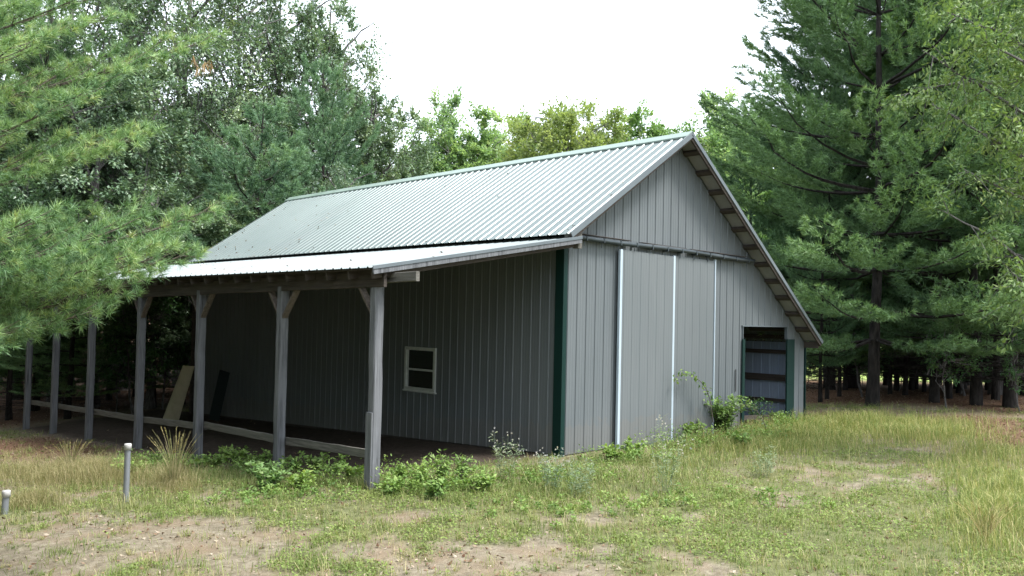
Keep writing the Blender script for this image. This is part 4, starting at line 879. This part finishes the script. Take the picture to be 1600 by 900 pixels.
# ------------------------------------------------------------------ single plants
def plant(name, label, u, v, H, nst, llen, lwid, mat, cat='weed', spread=.5, per=26, flowers=0, group=None, arch=.25, seed=0, xy=None, size=1.0):
    r = np.random.RandomState(1000 + seed); gx_, gy_ = G(u, v) if xy is None else xy; z = float(hgt(gx_, gy_)); o = empty(name, (gx_, gy_, z)); tag(o, label, cat, group)
    st = MB(); V_, F_, T_ = [], [], []; nv = 0; fl = []
    for i in range(nst):
        az = r.uniform(0, 6.28); h = H * r.uniform(.6, 1.05); sp = spread * r.uniform(.2, 1) * H
        q = np.linspace(0, 1, 7)[:, None]; b0 = np.array([math.cos(az), math.sin(az), 0]) * (.45 if mat == 'grey_weed' else .12) * spread * r.rand()
        cv = b0 + np.array([math.cos(az) * sp, math.sin(az) * sp, 0]) * q ** (1 + arch * 2) + np.array([0, 0, h]) * (q - arch * .5 * q ** 3) + r.normal(0, .01, (7, 3)) * q
        st.tube(cv, (np.linspace(.0032, .0012, 7) if mat == 'grey_weed' else np.linspace(.006, .002, 7)) * max(1, H), 4)
        s = r.uniform(.15, 1, per); P = np.stack([np.interp(s, q[:, 0], cv[:, k]) for k in range(3)], 1)
        a2 = r.uniform(0, 6.28, per); D = np.stack([np.cos(a2), np.sin(a2), np.full(per, .35)], 1)
        P = P + D * (r.rand(per, 1) * .06 * H)
        V, F, T = leaf_mesh(P, D * 1.3, llen, lwid, r, tint=.35 + .3 * r.rand(per) + .2 * s, droop=.2); V_.append(V); F_.append(F + nv); T_.append(T); nv += len(V)
        if flowers:
            for _ in range(flowers): fl.append(cv[-1] + r.normal(0, .07 * H, 3) * np.array([1, 1, .6]))
    st.build('stems', M['grey_weed' if mat == 'grey_weed' else 'twig'], o); c = MB(); c.add(np.concatenate(V_), np.concatenate(F_), np.concatenate(T_)); c.build('leaves', M[mat], o)
    if flowers:
        for p in fl:
            fb = MB(); dd = nz(r.normal(0, .3, 3) + [0, 0, 1]); V, F, T = tuft_mesh(np.array([p]), np.array([dd]), 14, .022, .007, r, spread=(.1, 1.5)); fb.add(V, F, T); fb.build('flower_head', M['flower'], o)
    return o
plant('bramble_bush', 'round leafy bush against the wall left of the open doorway', 1128, 678, .85, 60, .075, .05, 'weed', 'bush', .75, 34, seed=1)
plant('bramble_bush', 'lower leafy bush spreading under the sliding door edge', 1078, 684, .42, 40, .07, .05, 'weed', 'bush', 1.0, 26, seed=2)
plant('weed', 'tangled weed at the left foot of the open doorway', 1178, 664, .70, 16, .06, .035, 'brush', spread=.5, seed=3)
plant('weed', 'low leafy weed on the doorway threshold', 1215, 664, .34, 18, .06, .035, 'weed', spread=.6, seed=4)
for i, (u_, v_, h_, l_) in enumerate(((655, 760, .42, 'tall leafy weed right of the nearest post'), (690, 756, .52, 'tallest pointed leaf weed before the window wall'), (722, 757, .44, 'leafy weed right of the tallest one before the window wall'), (625, 752, .26, 'low weed touching the nearest post'))):
    plant('leafy_weed', l_, u_, v_, h_, 11, .09, .03, 'weed', spread=.42, per=26, seed=10 + i)
for i, (u_, v_, h_, l_) in enumerate(((790, 752, .72, 'spindly grey weed with white flower heads before the dark corner'), (865, 770, .66, 'grey green flowering weed below the green corner trim'), (1040, 770, 1.05, 'tall pale thistle like weed standing alone before the sliding doors'), (905, 778, .6, 'wispy grey weed right of the corner trim'), (1195, 745, .55, 'feathery green weed in the open grass below the doorway'))):
    plant('flowering_weed', l_, u_, v_, h_, 9, .07, .012, 'grey_weed', spread=.28, per=46, flowers=3 if i < 3 else 0, seed=20 + i, arch=.1)
W_L = [(345, 722, .3), (372, 726, .34), (410, 735, .36), (455, 742, .34), (490, 740, .4), (520, 744, .36), (548, 752, .3), (330, 735, .3), (295, 740, .28), (420, 760, .36), (250, 730, .3), (200, 745, .26), (470, 765, .3), (395, 748, .3), (610, 775, .26), (750, 770, .3), (680, 780, .28), (960, 720, .28), (990, 716, .3), (1160, 700, .3)]
for i, (u_, v_, h_) in enumerate(W_L):
    plant('leafy_weed', 'low leafy weed in the green band along the post line', u_, v_, h_, 12, .085, .055, 'weed', spread=.75, per=18, group='low weeds along the posts', seed=40 + i)
plant('leafy_weed', 'light green weed in front of the second post, brighter than its neighbours', 418, 768, .45, 16, .10, .05, 'leaf_light' if 'leaf_light' in M else 'weed', spread=.6, per=24, seed=90)
# seed-head grass clump right of the taller pipe
def seed_clump(u, v, H, n, label, spread=.22, seed=0):
    r = np.random.RandomState(seed); gx_, gy_ = G(u, v); o = empty('grass_clump', (gx_, gy_, float(hgt(gx_, gy_)))); tag(o, label, 'grass clump')
    s = MB()
    for i in range(n):
        az = r.uniform(0, 6.28); sp = spread * r.rand() * H; h = H * r.uniform(.65, 1); q = np.linspace(0, 1, 6)[:, None]
        cv = np.array([math.cos(az), math.sin(az), 0]) * (.05 + sp * q ** 2) + np.array([0, 0, h]) * (q - .06 * q ** 3); s.tube(cv, np.linspace(.0035, .0018, 6), 3, tint=r.rand())
        if i % 3 == 0:
            P = cv[-1] + (cv[-1] - cv[-2]) * r.uniform(-.7, .25, (10, 1)); V, F, T = tuft_mesh(P, np.repeat(nz(cv[-1] - cv[-2])[None], 10, 0), 3, .035, .006, r, spread=(.1, .6)); hd = MB(); hd.add(V, F, T); hd.build('seed_head', M['dry'], o)
    s.build('stalks', M['dry'], o)
seed_clump(272, 762, .92, 60, 'tall clump of seed headed grass between the pipe and the posts', .42, seed=1)
seed_clump(110, 740, .6, 60, 'bleached grass clump left of the taller pipe', .6, seed=2)
seed_clump(1540, 850, .5, 34, 'tall dry grass clump near the right edge', .7, seed=3)
# bramble cane arching up the sliding door
def cane(label, pts, rs_, leafn, mat='weed'):
    g0 = pts[0]; o = empty('bramble_cane', tuple(g0)); tag(o, label, 'bramble')
    P = np.array(pts) - g0; t = np.linspace(0, 1, len(P)); tt = np.linspace(0, 1, 22); cv = np.stack([np.interp(tt, t, P[:, k]) for k in range(3)], 1)
    for _ in range(3): cv[1:-1] = (cv[:-2] + cv[2:] + cv[1:-1] * 2) / 4
    m_ = MB(); m_.tube(cv, np.linspace(.009, .003, 22), 5); m_.build('stem', M['twig'], o, True)
    s = rs_.uniform(.25, 1, leafn); q = np.stack([np.interp(s, tt, cv[:, k]) for k in range(3)], 1) + rs_.normal(0, .04, (leafn, 3)) * np.array([1, .5, 1])
    V, F, T = leaf_mesh(q, rs_.normal(0, 1, (leafn, 3)), .07, .045, rs_, droop=.3); c = MB(); c.add(V, F, T); c.build('leaves', M[mat], o)
def onwall(u, v, Y_):
    d = ray(u, v); t_ = (Y_ - CAM[1]) / d[1]; return CAM + d * t_
cane('arching bramble cane leaning across the grey sliding door', [onwall(1114, 660, -.4), onwall(1111, 630, -.36), onwall(1103, 604, -.3), onwall(1085, 587, -.25), onwall(1062, 583, -.22), onwall(1052, 597, -.24)], np.random.RandomState(3), 90)
cane('pale bare cane bending over before the doorway', [onwall(1203, 690, -.8), onwall(1196, 665, -.8), onwall(1184, 642, -.75), onwall(1168, 632, -.7), onwall(1150, 634, -.7)], np.random.RandomState(4), 26, 'grey_weed')
